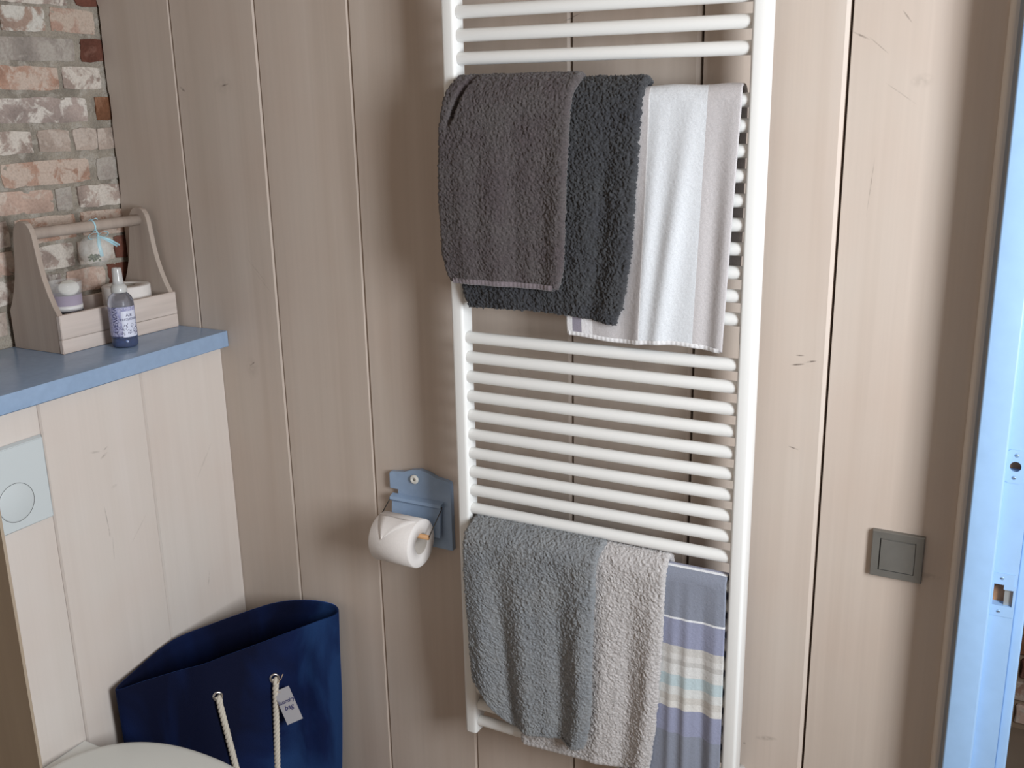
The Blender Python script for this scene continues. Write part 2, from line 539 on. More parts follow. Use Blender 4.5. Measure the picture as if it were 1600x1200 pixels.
def brick_mesh(y0, y1, z0, z1, proud=0.0):
    nx = max(3, int((y1 - y0) / 0.022)); nz = 4
    vs, idx = [], {}
    rr = 0.006
    dep = 0.03
    jit = [random.uniform(-0.0025, 0.0025) for _ in range(6)]
    for a in range(nx + 1):
        for c in range(nz + 1):
            fa, fc = a / nx, c / nz
            y = y0 + (y1 - y0) * fa
            z = z0 + (z1 - z0) * fc + jit[0] * (fa - 0.5) * 1.2
            ey = min(fa, 1 - fa) * (y1 - y0); ez = min(fc, 1 - fc) * (z1 - z0)
            e = 1 if (a in (0, nx) or c in (0, nz)) else 0
            if a in (0, nx) and c in (0, nz):
                y += (1 if a == 0 else -1) * 0.0016; z += (1 if c == 0 else -1) * 0.0014
            y += random.uniform(-1, 1) * 0.0016; z += random.uniform(-1, 1) * 0.0016
            x = xw(y) + proud + (-0.0016 if e else 0) + random.uniform(-0.0012, 0.0012)
            idx[a, c] = len(vs); vs.append((x, y, z))
    fs = []
    for a in range(nx):
        for c in range(nz):
            fs.append((idx[a, c], idx[a + 1, c], idx[a + 1, c + 1], idx[a, c + 1]))
    ring = [(a, 0) for a in range(nx)] + [(nx, c) for c in range(nz)] + [(a, nz) for a in range(nx, 0, -1)] + [(0, c) for c in range(nz, 0, -1)]
    base = len(vs)
    for k in ring:
        v = vs[idx[k]]; vs.append((v[0] - dep, v[1], v[2]))
    for i in range(len(ring)):
        j = (i + 1) % len(ring)
        fs.append((idx[ring[j]], idx[ring[i]], base + i, base + j))
    return mesh(vs, fs, False)


rows = [
    (1.882, 1.935, [('white', -0.222, -0.066), ('dred', -0.051, -0.002)]),
    (1.827, 1.876, [('greyw', -0.229, -0.129), ('red', -0.115, -0.009)]),
    (1.768, 1.815, [('grey', -0.278, -0.068), ('dred', -0.052, -0.001)]),
    (1.710, 1.757, [('orange', -0.261, -0.114), ('white', -0.104, -0.010)]),
    (1.643, 1.694, [('whiteg', -0.262, -0.054), ('brown', -0.033, -0.001)]),
    (1.581, 1.628, [('white', -0.285, -0.195), ('pgrey', -0.182, -0.106), ('pgrey', -0.096, -0.039), ('pgrey', -0.037, -0.006)]),
    (1.514, 1.564, [('orange', -0.274, -0.066), ('grey', -0.048, -0.003)]),
    (1.457, 1.505, [('pink', -0.315, -0.165), ('grey', -0.159, -0.120), ('white', -0.105, -0.004)]),
    (1.394, 1.447, [('white', -0.353, -0.277), ('orange', -0.262, -0.120), ('orange', -0.106, -0.004)]),
    (1.334, 1.386, [('pink', -0.349, -0.274), ('white', -0.217, -0.135), ('pale', -0.125, -0.032), ('dred', -0.028, -0.002)]),
    (1.273, 1.324, [('whiteg', -0.262, -0.172), ('pink', -0.160, -0.063), ('dred', -0.052, -0.004)]),
    (1.212, 1.262, [('brown', -0.300, -0.205), ('orange', -0.190, -0.090), ('grey', -0.078, -0.010)]),
]
zt = 1.944
kinds = ['white', 'orange', 'grey', 'pink', 'whiteg', 'red', 'pgrey', 'pale']
while zt < H - 0.055:
    rows.append((zt, zt + 0.049, [])); zt += 0.062
for ri, (z0, z1, bl) in enumerate(rows):
    for kd, y0, y1 in bl:
        shade(link('brick', brick_mesh(y0, y1 + (0.012 if y1 > -0.007 else 0), z0, z1, random.uniform(-0.001, 0.0025)), BR[kd], lw), 50)
    y = min([b[1] for b in bl]) - 0.012 if bl else (-0.004 if ri % 2 else -0.05)
    while y > -0.95:
        ln = random.choice([0.20, 0.21, 0.10, 0.205])
        shade(link('brick', brick_mesh(y - ln, y, z0, z1, random.uniform(-0.001, 0.0025)), BR[random.choice(kinds)], lw), 50)
        y -= ln + 0.012
# mortar bed: uneven sheet a few millimetres behind the brick faces
vs, fs = [], []
ny, nz = 150, 220
for a in range(ny + 1):
    for c in range(nz + 1):
        y = 0.02 - 3.05 * (a / ny) ** 1.7
        z = 1.16 + (H - 1.16) * c / nz
        vs.append((xw(y) - 0.0038 + random.uniform(-0.0022, 0.0022), y, z))
for a in range(ny):
    for c in range(nz):
        i = a * (nz + 1) + c
        fs.append((i, i + nz + 1, i + nz + 2, i + 1))
link('mortar', mesh(vs, fs, True), M_mortar, lw)
link('wall_core', bm_mesh((lambda b: (add_box(b, -1.75, -1.55, -3.1, 0.1, 0, H), b)[1])(bmesh.new())), M_plaster, lw)
link('lower_wall', prism([(-1.56, 0.05), (xw(0) - 0.012, 0.05), (xw(-3.05) - 0.012, -3.05), (-1.56, -3.05)], 'z', 0, 1.17), M_plaster, lw)

tag(box('floor', -1.75, 2.3, -3.1, 1.3, -0.06, 0.0, M_floor), kind='structure')
tag(box('ceiling', -1.75, 2.3, -3.1, 1.3, H, H + 0.06, M_ceiling), kind='structure')
# rear wall with an opening added for the fill lamp, right wall with its window opening
bm = bmesh.new()
add_box(bm, -1.75, -0.5, -3.16, -3.06, 0, H); add_box(bm, 0.7, 2.3, -3.16, -3.06, 0, H)
add_box(bm, -0.5, 0.7, -3.16, -3.06, 0, 1.1); add_box(bm, -0.5, 0.7, -3.16, -3.06, 2.3, H)
tag(link('wall_rear', bm_mesh(bm), M_plaster), kind='structure')
bm = bmesh.new()
add_box(bm, 1.57, 1.67, -3.1, -1.39, 0, H); add_box(bm, 1.57, 1.67, -0.77, 1.3, 0, H)
add_box(bm, 1.57, 1.67, -1.39, -0.77, 0, 1.03); add_box(bm, 1.57, 1.67, -1.39, -0.77, 2.13, H)
tag(link('wall_right', bm_mesh(bm), M_plaster), kind='structure')
# hallway beyond the door post
hb = box('wall_hall', 0.62, 1.65, 1.10, 1.2, 0, H, M_hall); tag(hb, kind='structure')
for k in range(16):
    z = 0.02 + k * 0.068
    for (xa_, xe_) in (((0.625, 0.70), (0.712, 0.76)) if k % 2 else ((0.625, 0.66), (0.672, 0.74))):
        kd = ['orange', 'dred', 'pink', 'brown', 'red'][(k * 2 + int(xa_ * 100)) % 5]
        bmx = bmesh.new(); add_box(bmx, xa_, xe_, 1.088, 1.11, z, z + 0.056)
        bmesh.ops.bevel(bmx, geom=bmx.edges[:], offset=0.004, segments=1, affect='EDGES')
        link('brick', bm_mesh(bmx), BR[kd], hb)

# ------------------------------------------------------------------ boxed-in cistern, shelf, flush plate
BX = -1.007
bxo = box('wall_cistern_box', -1.262, BX - 0.0185, -0.845, -0.002, 0.0, 1.148, M_dark); tag(bxo, kind='structure')
gy = [0.0, -0.236, -0.4825, -0.729, -0.848]
for i in range(4):
    y1, y0 = gy[i], gy[i + 1]
    g = 0.0016
    yy1 = y1 - (g if i else 0.001)
    prof = [(BX - 0.018, yy1), (BX - 0.002, yy1), (BX, yy1 - 0.002), (BX, y0 + 0.0035), (BX - 0.004, y0 + 0.0005), (BX - 0.018, y0)]
    link('plank', prism(prof, 'z', 0.0, 1.1485), M_boxplank, bxo)
sh = box('shelf', -1.30, -0.982, -0.848, -0.0015, 1.149, 1.185, M_blue, bevel=0.0016)
# shelf back edge follows the brick wall
tag(sh, 'blue painted wooden shelf capping the plank boxing below the brick wall', 'shelf')

fp = thing('flush_plate', (BX, -0.608, 0.92), 'white square wall flush plate with round button on the plank boxing', 'flush plate')
bm = bmesh.new()
add_box(bm, BX + 0.0002, BX + 0.011, -0.731, -0.485, 0.920, 1.086)
for v in bm.verts:
    if v.co.x > BX + 0.005:
        v.co.y += 0.004 if v.co.y < -0.6 else -0.006
        v.co.z += 0.004 if v.co.z < 1.0 else -0.004
bmesh.ops.bevel(bm, geom=bm.edges[:], offset=0.0012, segments=2, affect='EDGES')
o = link('plate', bm_mesh(bm), M_plate, fp); shade(o)
for cyy in (-0.563, -0.655):
    link('button_groove', lathe([(0.0366, 0.0095), (0.0366, 0.0113), (0.0374, 0.0113), (0.0374, 0.0095)], (BX, cyy, 0.977), 'x', 64, True), plain('painted_groove_shadow', (0.10, 0.10, 0.10), 0.8), fp)  # dark ring paints in the shade of the gap round the button
    link('button', lathe([(0.0, 0.0095), (0.0, 0.0122), (0.035, 0.0118), (0.0362, 0.0112), (0.0362, 0.0095)], (BX, cyy, 0.977), 'x', 64), M_plate, fp)

# tan partition board at the near side of the toilet
pn = thing('partition_panel', (-0.9, -0.86, 0), 'plain tan wooden partition board at the left edge of the picture', 'panel')
for (xa, xb_) in ((-1.30, -1.075), (-1.074, -0.845), (-0.844, -0.612)):
    prof = [(xa, -0.855), (xa, -0.8505), (xa + 0.0005, -0.850), (xb_ - 0.0005, -0.850), (xb_, -0.8505), (xb_, -0.855)]
    o = link('board', prism(prof, 'z', 0.0, H), M_panel, pn)

# ------------------------------------------------------------------ toilet
to = thing('toilet', (-0.75, -0.62, 0), 'white wall-hung toilet with closed lid in the bottom left corner', 'toilet')


def selipse(cx, cy, a, b, e, n=72, a0=0.0):
    pts = []
    for k in range(n):
        t = 2 * math.pi * k / n + a0
        c, s = math.cos(t), math.sin(t)
        pts.append((cx + a * math.copysign(abs(c) ** (2 / e), c), cy + b * math.copysign(abs(s) ** (2 / e), s)))
    return pts


def loft(rings, caps=True):
    vs, fs = [], []
    n = len(rings[0])
    for r in rings: vs += r
    for i in range(len(rings) - 1):
        for k in range(n):
            k2 = (k + 1) % n
            fs.append((i * n + k, i * n + k2, (i + 1) * n + k2, (i + 1) * n + k))
    if caps:
        fs.append(tuple(range(n))[::-1]); fs.append(tuple(range((len(rings) - 1) * n, len(rings) * n)))
    me = mesh(vs, fs, True)
    return me


LC, LA, LB = (-0.722, -0.622), 0.243, 0.187
rings = []
for s, z in ((0.90, 0.4345), (0.985, 0.4345), (1.0, 0.4375), (1.0, 0.4440), (0.992, 0.4485), (0.975, 0.4505), (0.93, 0.4515), (0.6, 0.4520), (0.2, 0.4520)):
    rings.append([(x, y, z) for x, y in selipse(LC[0], LC[1], LA * s if s < 0.95 else LA * s, LB * s, 2.35)])
o = link('lid', loft(rings), M_lid, to); shade(o, 50)
rings = []
for s, z in ((0.93, 0.420), (0.985, 0.4205), (0.99, 0.424), (0.99, 0.430), (0.975, 0.4335), (0.93, 0.434)):
    rings.append([(x, y, z) for x, y in selipse(LC[0], LC[1], LA * s, LB * s, 2.35)])
o = link('seat', loft(rings), M_lid, to); shade(o, 50)
# bowl: deck at the box face running into the bowl and down to its foot
rings = []
for s, z, fr in ((0.90, 0.4195, 1.0), (0.96, 0.4190, 1.0), (0.965, 0.410, 1.0), (0.95, 0.36, 0.99), (0.88, 0.29, 0.93), (0.76, 0.21, 0.82), (0.60, 0.14, 0.66), (0.42, 0.10, 0.5)):
    r = []
    for (x, y) in selipse(LC[0], LC[1], LA, LB, 2.3):
        xx = -1.006 + (x + 0.965) * fr * s / 0.965 * 0.98 + 0.03 * (1 if x > -0.9 else 0)
        yy = LC[1] + (y - LC[1]) * s
        if x < -0.80:
            k = min(1, (-0.80 - x) / 0.08)
            xx = xx * (1 - k) + (-1.0065 if x < -0.86 else xx) * k
            half = 0.133 * s / 0.96
            yy = yy * (1 - k) + (LC[1] + math.copysign(min(abs(yy - LC[1]) + 0.05, half), y - LC[1])) * k
        r.append((max(xx, -1.0065), yy, z))
    rings.append(r)
o = link('bowl', loft(rings), M_ceramic, to); shade(o, 60)
box('rear_deck', -1.0068, -0.90, -0.755, -0.489, 0.330, 0.4265, M_ceramic, to, bevel=0.004, seg=3)

# ------------------------------------------------------------------ radiator
rad = thing('towel_radiator', (-0.053, -0.075, 0.41), 'tall white ladder towel radiator hung with six towels on plank wall', 'radiator')


def upright(x0, x1, ztop=2.08, zbot=0.407):
    y0, y1, r = -0.092, -0.057, 0.006
    prof = []
    for cx_, cy_, a0 in ((x1 - r, y0 + r, -90), (x1 - 0.003, y1 - 0.003, 0), (x0 + 0.003, y1 - 0.003, 90), (x0 + r, y0 + r, 180)):
        rr = r if cy_ < -0.07 else 0.003
        for k in range(5):
            a = math.radians(a0 + 90 * k / 4)
            prof.append((cx_ + rr * math.cos(a), cy_ + rr * math.sin(a)))
    bm = bmesh.new()
    n = len(prof)
    zs_ = [(zbot, 0.85), (zbot + 0.002, 0.95), (zbot + 0.005, 1.0), (ztop - 0.005, 1.0), (ztop - 0.002, 0.95), (ztop, 0.85)]
    cxm, cym = (x0 + x1) / 2, (y0 + y1) / 2
    rings = [[(cxm + (x - cxm) * s, cym + (y - cym) * s, z) for x, y in prof] for z, s in zs_]
    me = loft(rings)
    o = link('upright', me, M_white, rad); shade(o, 50)
    return o


upright(-0.3375, -0.3115); upright(0.2035, 0.2300)
PIT = 0.03803
idx = [-8, -7, -6, -5, -4, -2, -1, 0] + list(range(2, 12)) + list(range(13, 23)) + [23.45 + k for k in range(12)]
bar0 = None
for i in idx:
    z = 1.743 - PIT * i
    pts = [(-0.3125, -0.075, z), (-0.309, -0.075, z), (-0.2, -0.0755, z), (-0.054, -0.076, z), (0.1, -0.0755, z), (0.201, -0.075, z), (0.2045, -0.075, z)]
    if bar0 is None:
        bar0 = link('bar', tube(pts, 0.0111, 20), M_white, rad, org=(-0.054, -0.075, z))
    else:
        o = bar0.copy(); COL.objects.link(o); o.location = Vector((-0.054, -0.075, z)) - ORG[rad]; ORG[o] = Vector((-0.054, -0.075, z))
for x in (-0.3245, 0.2168):
    for z in (2.02, 0.44):
        link('wall_bracket', tube([(x, -0.058, z), (x, -0.002, z)], 0.011, 16), M_white, rad)


# ------------------------------------------------------------------ towels
def interp(tab, z):
    zs_, xs_ = zip(*sorted(tab))
    return np.interp(z, zs_, xs_)


def smooth_tab(tab, z, k=0.012):
    return (interp(tab, z - k) + 2 * interp(tab, z) + interp(tab, z + k)) / 4


def make_towel(name, label, mat, zbar, rf, rb, up_, t, XL, XR, zb_front, zb_back, folds=(), crease=None,
               fuzz=0.0009, res=0.0015, hem=None, hem_mat=None, group='towels hung over the radiator bars', ybar=-0.075, topsag=None):
    """a folded towel draped over a bar: back sheet, half turn over the bar, front sheet; closed thick sheet"""
    W0 = abs(np.mean([x for _, x in XR]) - np.mean([x for _, x in XL]))
    n1 = int(W0 / res); ne = 5; n2 = max(24, n1 // 4)
    # ring parameters: across position u and through-thickness offset h (-1 outer, +1 inner)
    U = list(np.linspace(0, 1, n1)); Hh = [1.0] * n1
    for k in range(1, ne + 1):
        a = math.pi * k / (ne + 1); U.append(1 + math.sin(a) * 0.5 * t / W0); Hh.append(math.cos(a))
    U += list(np.linspace(1, 0, n2)); Hh += [-1.0] * n2
    for k in range(1, ne + 1):
        a = math.pi * k / (ne + 1); U.append(-math.sin(a) * 0.5 * t / W0); Hh.append(-math.cos(a))
    U = np.array(U); Hh = np.array(Hh)
    nb = 36
    back = np.linspace(0, 1, nb)
    arc = np.linspace(0, 1, int(math.pi * max(rf, up_) / res))[1:-1]
    nf = int((zbar - zb_front(0.5)) / res)
    front = np.linspace(0, 1, nf)
    rows = []
    rz = up_
    for kind, vals in (('b', back), ('a', arc), ('f', front)):
        for q in vals: rows.append((kind, q))
    S = len(rows); Nn = len(U)
    P = np.zeros((S, Nn, 3)); UVs = np.zeros((S, Nn, 2))
    Uc = np.clip(U, 0, 1)
    zbf = np.array([zb_front(u) for u in Uc])
    for i, (kd, q) in enumerate(rows):
        if kd == 'b':
            z = zb_back + (zbar - zb_back) * q; zc = np.full(Nn, z); y = np.full(Nn, ybar + rb)
            outn = np.array([0, 1.0]); v = -0.5 + 0.4 * q
            O = np.zeros((Nn, 2)); O[:] = (1.0, 0.0)
            xz = np.full(Nn, zbar)
            zz = zc; yy = y + O[:, 0] * Hh * t / 2
            zf = zz
            fo = np.zeros(Nn)
        elif kd == 'a':
            a = math.pi * q
            cyy = ybar + (rb - rf) / 2; ry = (rb + rf) / 2
            ny_, nz_ = math.cos(a), math.sin(a)
            yy = cyy + ny_ * (ry + Hh * t / 2)
            zz = zbar + nz_ * (rz + Hh * t / 2)
            if topsag is not None: zz = zz + nz_ * np.array([topsag(u) for u in Uc])
            if crease and q > 0.55:
                for (uc, zc0, zc1, wd, am, slope) in crease:
                    g = am * np.exp(-((Uc - uc - slope * (zc0 - zz)) / wd) ** 2) * min(1, (q - 0.55) / 0.15)
                    yy = yy + ny_ * g; zz = zz + nz_ * g
            xz = zbar + nz_ * rz * (1 if q > 0.5 else 0.6) + np.zeros(Nn)
            v = -0.1 + 0.1 * q
            fo = np.zeros(Nn)
            zf = np.full(Nn, zbar)
        else:
            zz = zbar + (zbf - zbar) * q
            yy = ybar - rf - Hh * t / 2
            xz = zz; v = q; zf = zz
            d = np.clip(q * 1.0, 0, 1)
            fo = np.zeros(Nn)
            for (c, wd, am, lean) in folds:
                g = np.exp(-((Uc - c - lean * q) / wd) ** 2)
                fo += am * g * min(1.0, 0.12 + q * 1.6)
            if crease:
                for (uc, zc0, zc1, wd, am, slope) in crease:
                    g = np.exp(-((Uc - uc - slope * (zc0 - zz)) / wd) ** 2)
                    wz = 1 / (1 + np.exp(-(zz - zc1) / 0.005))
                    fo += am * g * wz
            yy = yy - fo
        xl = smooth_tab(XL, xz); xr = smooth_tab(XR, xz)
        xx = xl + (xr - xl) * U
        if kd == 'f' and q > 0.985:
            k = (1 - q) / 0.015
            yy = (ybar - rf - fo) + (yy - (ybar - rf - fo)) * math.sqrt(max(0.05, 1 - (1 - k) ** 2))
        P[i, :, 0] = xx; P[i, :, 1] = yy; P[i, :, 2] = zz
        UVs[i, :, 0] = Uc; UVs[i, :, 1] = np.full(Nn, v) if kd != 'f' else (zbar - zz) / (zbar - zb_front(0.5))
    # terry loops: normal displacement
    d0 = np.gradient(P, axis=0); d1 = np.roll(P, -1, 1) - np.roll(P, 1, 1)
    nr = np.cross(d0, d1); nr /= (np.linalg.norm(nr, axis=2, keepdims=True) + 1e-12)
    nz_ = RNG.normal(size=(S, Nn))
    b1 = (nz_ + np.roll(nz_, 1, 0) + np.roll(nz_, 1, 1) + np.roll(np.roll(nz_, 1, 0), 1, 1)) / 2
    big = RNG.normal(size=(S // 6 + 2, Nn // 6 + 2))
    big = np.kron(big, np.ones((6, 6)))[:S, :Nn]
    for _ in range(4):
        big = (big + np.roll(big, 1, 0) + np.roll(big, -1, 0) + np.roll(big, 1, 1) + np.roll(big, -1, 1)) / 5
    disp = fuzz * (0.62 * b1 + 0.35 * nz_) + fuzz * 0.45 * big
    mask = (Hh > -0.99).astype(float)[None, :]
    rowmask = np.array([0.3 if k == 'b' else 1.0 for k, _ in rows])[:, None]
    sgn = 1.0
    # orientation check: outward on the front sheet is -y
    fi = S - nf // 2
    if nr[fi, n1 // 2, 1] > 0: sgn = -1.0
    P += nr * sgn * (disp * mask * rowmask)[..., None]
    verts = P.reshape(-1, 3)
    q = np.arange(S - 1)[:, None] * Nn; k = np.arange(Nn)[None, :]; k2 = (k + 1) % Nn
    F = np.stack([q + k, q + k2, q + Nn + k2, q + Nn + k], axis=-1).reshape(-1, 4)
    me = bpy.data.meshes.new('m')
    caps = [tuple(range(Nn))[::-1], tuple(range((S - 1) * Nn, S * Nn))]
    me.from_pydata(verts.tolist(), [], F.tolist() + caps)
    me.update()
    uvl = me.uv_layers.new(name='UVMap')
    li = np.empty(len(me.loops), dtype=np.int32); me.loops.foreach_get('vertex_index', li)
    uvf = UVs.reshape(-1, 2)[li]
    uvl.data.foreach_set('uv', uvf.astype(np.float32).ravel())
    me.polygons.foreach_set('use_smooth', [True] * len(me.polygons))
    bm = bmesh.new(); bm.from_mesh(me); bmesh.ops.recalc_face_normals(bm, faces=bm.faces); bm.to_mesh(me); bm.free()
    zt_ = zbar
    root = thing(name, ((XL[0][1] + XR[0][1]) / 2, ybar, zb_front(0.5)), label, 'towel', group)
    link('cloth', me, mat, root)
    if hem:
        # stitched hem band along the lower edge
        hh, n_st, proud = hem
        vs, fs = [], []
        nn = 120
        for i in range(nn + 1):
            u = i / nn
            z0 = zb_front(u)
            f0 = sum(am * math.exp(-((u - c - lean) / wd) ** 2) for (c, wd, am, lean) in folds)
            xl_, xr_ = float(smooth_tab(XL, z0)), float(smooth_tab(XR, z0))
            rip = 0.0006 * math.cos(2 * math.pi * u * n_st)
            yb_ = ybar - rf - f0
            x = xl_ + (xr_ - xl_) * (0.01 + 0.98 * u)
            for (dz, dy) in ((hh, -t / 2 - 0.0004), (hh * 0.9, -t / 2 - proud - rip), (0.0, -t / 2 - proud - rip), (-0.0018, -t / 2 + 0.001), (-0.0018, t / 2 - 0.001), (0.0, t / 2)):
                vs.append((x, yb_ + dy, z0 + dz))
        for i in range(nn):
            for j in range(5):
                a = i * 6 + j; fs.append((a, a + 6, a + 7, a + 1))
        link('hem', mesh(vs, fs, True), hem_mat or mat, root)
    return root


ZB1 = 1.743 - PIT * 2
ZB2 = 1.743 - PIT * 23.45
brown = towel_mat('brown_grey_terry', [(0, (0.098, 0.086, 0.086))], bscale=420, bstr=0.9, sheen=0.25, tint=(0.86, 0.80, 0.84))
char = towel_mat('charcoal_terry', [(0, (0.052, 0.053, 0.057))], bscale=380, bstr=1.0, sheen=0.2, tint=(0.9, 0.9, 0.95))
lgrey = towel_mat('striped_light_grey_velour', [(0.0, (0.70, 0.69, 0.70)), (0.033, (0.27, 0.25, 0.30)), (0.095, (0.72, 0.71, 0.73)), (0.17, (0.475, 0.45, 0.455)),
                  (0.484, (0.74, 0.74, 0.76)), (0.490, (0.63, 0.65, 0.68)), (0.817, (0.485, 0.46, 0.465))], bscale=700, bstr=0.15, sheen=0.1)
ggrey = towel_mat('blue_grey_terry', [(0, (0.240, 0.248, 0.256))], bscale=400, bstr=0.9, sheen=0.25, tint=(0.9, 0.92, 0.95))
pgrey = towel_mat('pale_grey_terry', [(0, (0.50, 0.475, 0.47))], bscale=450, bstr=0.8, sheen=0.2)
LZ6 = ZB2 - 0.42


def vv(z): return ((ZB2 - z) / (ZB2 - 0.40) + 0.1) / 1.1


peri, slate, wht, crm = (0.275, 0.292, 0.405), (0.235, 0.255, 0.315), (0.76, 0.77, 0.80), (0.53, 0.515, 0.495)
banded = towel_mat('banded_blue_velour', [(0.0, (0.33, 0.345, 0.45)), (0.050, wht), (0.058, slate), (vv(0.783), wht), (vv(0.7785), peri), (vv(0.727), crm), (vv(0.712), (0.60, 0.59, 0.575)), (vv(0.70), (0.50, 0.49, 0.475)),
                   (vv(0.690), (0.62, 0.62, 0.61)), (vv(0.668), (0.45, 0.54, 0.57)), (vv(0.645), (0.60, 0.61, 0.60)), (vv(0.628), (0.54, 0.52, 0.49)),
                   (vv(0.615), (0.62, 0.605, 0.58)), (vv(0.600), peri), (vv(0.548), slate)], coord='v', bscale=700, bstr=0.15, sheen=0.1)

make_towel('towel', 'brownish-grey terry towel on the left of the upper row', brown, ZB1, 0.040, 0.030, 0.042, 0.014,
           [(1.72, -0.292), (1.705, -0.302), (1.68, -0.314), (1.63, -0.326), (1.52, -0.332), (1.41, -0.329), (1.375, -0.320), (1.352, -0.308)],
           [(1.72, -0.074), (1.70, -0.078), (1.68, -0.086), (1.61, -0.092), (1.53, -0.096), (1.42, -0.099), (1.38, -0.103), (1.352, -0.112)],
           lambda u: 1.360 - 0.001 * u + 0.0, 1.45,
           folds=[(0.18, 0.10, 0.004, 0.02), (0.45, 0.10, 0.003, 0), (0.62, 0.10, -0.004, 0.02), (0.82, 0.10, -0.003, 0.02), (0.97, 0.07, 0.004, 0)],
           crease=[(0.125, 1.705, 1.640, 0.020, -0.020, -1.0)], hem=(0.008, 26, 0.0012),
           hem_mat=towel_mat('mauve_hem', [(0, (0.19, 0.16, 0.175))], bscale=300, bstr=0.3))
make_towel('towel', 'dark charcoal fluffy towel in the middle of the upper row', char, ZB1, 0.0255, 0.020, 0.034, 0.013,
           [(1.72, -0.285), (1.45, -0.300), (1.35, -0.298), (1.325, -0.292), (1.308, -0.282)],
           [(1.72, 0.034), (1.70, 0.035), (1.67, 0.030), (1.63, 0.028), (1.53, 0.022), (1.42, 0.015), (1.35, 0.005), (1.32, -0.002), (1.305, -0.010)],
           lambda u: 1.312 + 0.004 * math.sin(u * 3.1) - 0.009 * u ** 3, 1.42,
           folds=[(0.30, 0.12, 0.004, 0), (0.74, 0.06, 0.002, 0.0), (0.86, 0.05, -0.004, -0.03), (0.95, 0.05, 0.003, 0)], fuzz=0.0014)
make_towel('towel', 'light grey towel with broad white stripes on the right of the upper row', lgrey, ZB1, 0.0190, 0.0135, 0.0225, 0.0045,
           [(1.70, -0.092), (1.50, -0.094), (1.30, -0.098), (1.27, -0.096)],
           [(1.70, 0.186), (1.692, 0.191), (1.67, 0.193), (1.58, 0.189), (1.48, 0.185), (1.38, 0.181), (1.28, 0.177)],
           lambda u: 1.2755 + 0.003 * math.cos(u * 9), 1.40,
           folds=[(0.56, 0.05, 0.006, -0.08), (0.74, 0.06, 0.008, -0.14), (0.90, 0.05, -0.0045, 0.0), (0.98, 0.04, 0.003, 0), (0.36, 0.06, -0.003, 0)], fuzz=0.00010,
           hem=(0.006, 34, 0.0008), hem_mat=None, topsag=lambda u: 0.001 * math.cos(u * 20))
make_towel('towel', 'blue-grey fluffy towel on the left of the lower row', ggrey, ZB2, 0.046, 0.030, 0.040, 0.014,
           [(0.90, -0.289), (0.89, -0.296), (0.855, -0.302), (0.787, -0.302), (0.678, -0.297), (0.566, -0.291), (0.52, -0.283), (0.47, -0.268)],
           [(0.91, -0.030), (0.90, -0.030), (0.88, -0.036), (0.844, -0.038), (0.715, -0.042), (0.58, -0.043), (0.53, -0.046), (0.50, -0.052), (0.47, -0.060)],
           lambda u: 0.478 + 0.075 * max(0, 1 - u / 0.32) ** 1.6, 0.56,
           folds=[(0.10, 0.08, 0.008, 0.0), (0.26, 0.07, -0.008, 0.05), (0.45, 0.09, 0.009, 0.02), (0.74, 0.08, -0.010, 0.02), (0.94, 0.08, 0.012, 0)], fuzz=0.0011,
           hem=(0.005, 30, 0.0006))
make_towel('towel', 'pale grey terry towel in the middle of the lower row', pgrey, ZB2, 0.0255, 0.020, 0.036, 0.012,
           [(0.90, -0.17), (0.43, -0.195)],
           [(0.90, 0.084), (0.885, 0.090), (0.84, 0.088), (0.74, 0.086), (0.61, 0.081), (0.55, 0.077), (0.47, 0.068), (0.43, 0.062)],
           lambda u: 0.432 + 0.012 * u, 0.52,
           folds=[(0.60, 0.06, 0.004, 0), (0.78, 0.07, -0.007, 0.02), (0.95, 0.06, 0.008, 0.0)], fuzz=0.0008, hem=(0.007, 26, 0.0008))
make_towel('towel', 'thin towel with blue, cream and white bands, rightmost of the lower row', banded, ZB2, 0.0190, 0.0135, 0.0230, 0.0045,
           [(0.90, 0.02), (0.40, 0.01)],
           [(0.90, 0.1955), (0.876, 0.1985), (0.825, 0.1995), (0.70, 0.2000), (0.57, 0.2005), (0.40, 0.2005)],
           lambda u: 0.400, 0.50,
           folds=[(0.50, 0.05, 0.005, 0.0), (0.64, 0.05, 0.006, 0.02), (0.79, 0.05, -0.005, 0.03), (0.93, 0.05, 0.005, 0)], fuzz=0.00010,
           topsag=lambda u: 0.0)

# ------------------------------------------------------------------ light switch
sw = thing('light_switch', (0.4617, -0.001, 0.933), 'square brushed dark metal light switch on the pale plank wall', 'switch')


def rect_ring(cx, cz, ho, hi, y0, y1, ho2=None):
    """square frame plate with an opening, front face slightly pillowed"""
    bm = bmesh.new()
    ho2 = ho2 or ho
    def sq(h, y): return [bm.verts.new((cx + a * h, y, cz + b * h)) for a, b in ((-1, -1), (1, -1), (1, 1), (-1, 1))]
    A = sq(ho, y0); B = sq(ho, y1 + 0.002); C = sq(ho2 - 0.0012, y1); D = sq(hi, y1 + 0.0006); E_ = sq(hi, y0)
    for R1, R2 in ((A, B), (B, C), (C, D), (D, E_), (E_, A)):
        for i in range(4):
            j = (i + 1) % 4
            bm.faces.new((R1[i], R1[j], R2[j], R2[i]))
    return bm_mesh(bm)


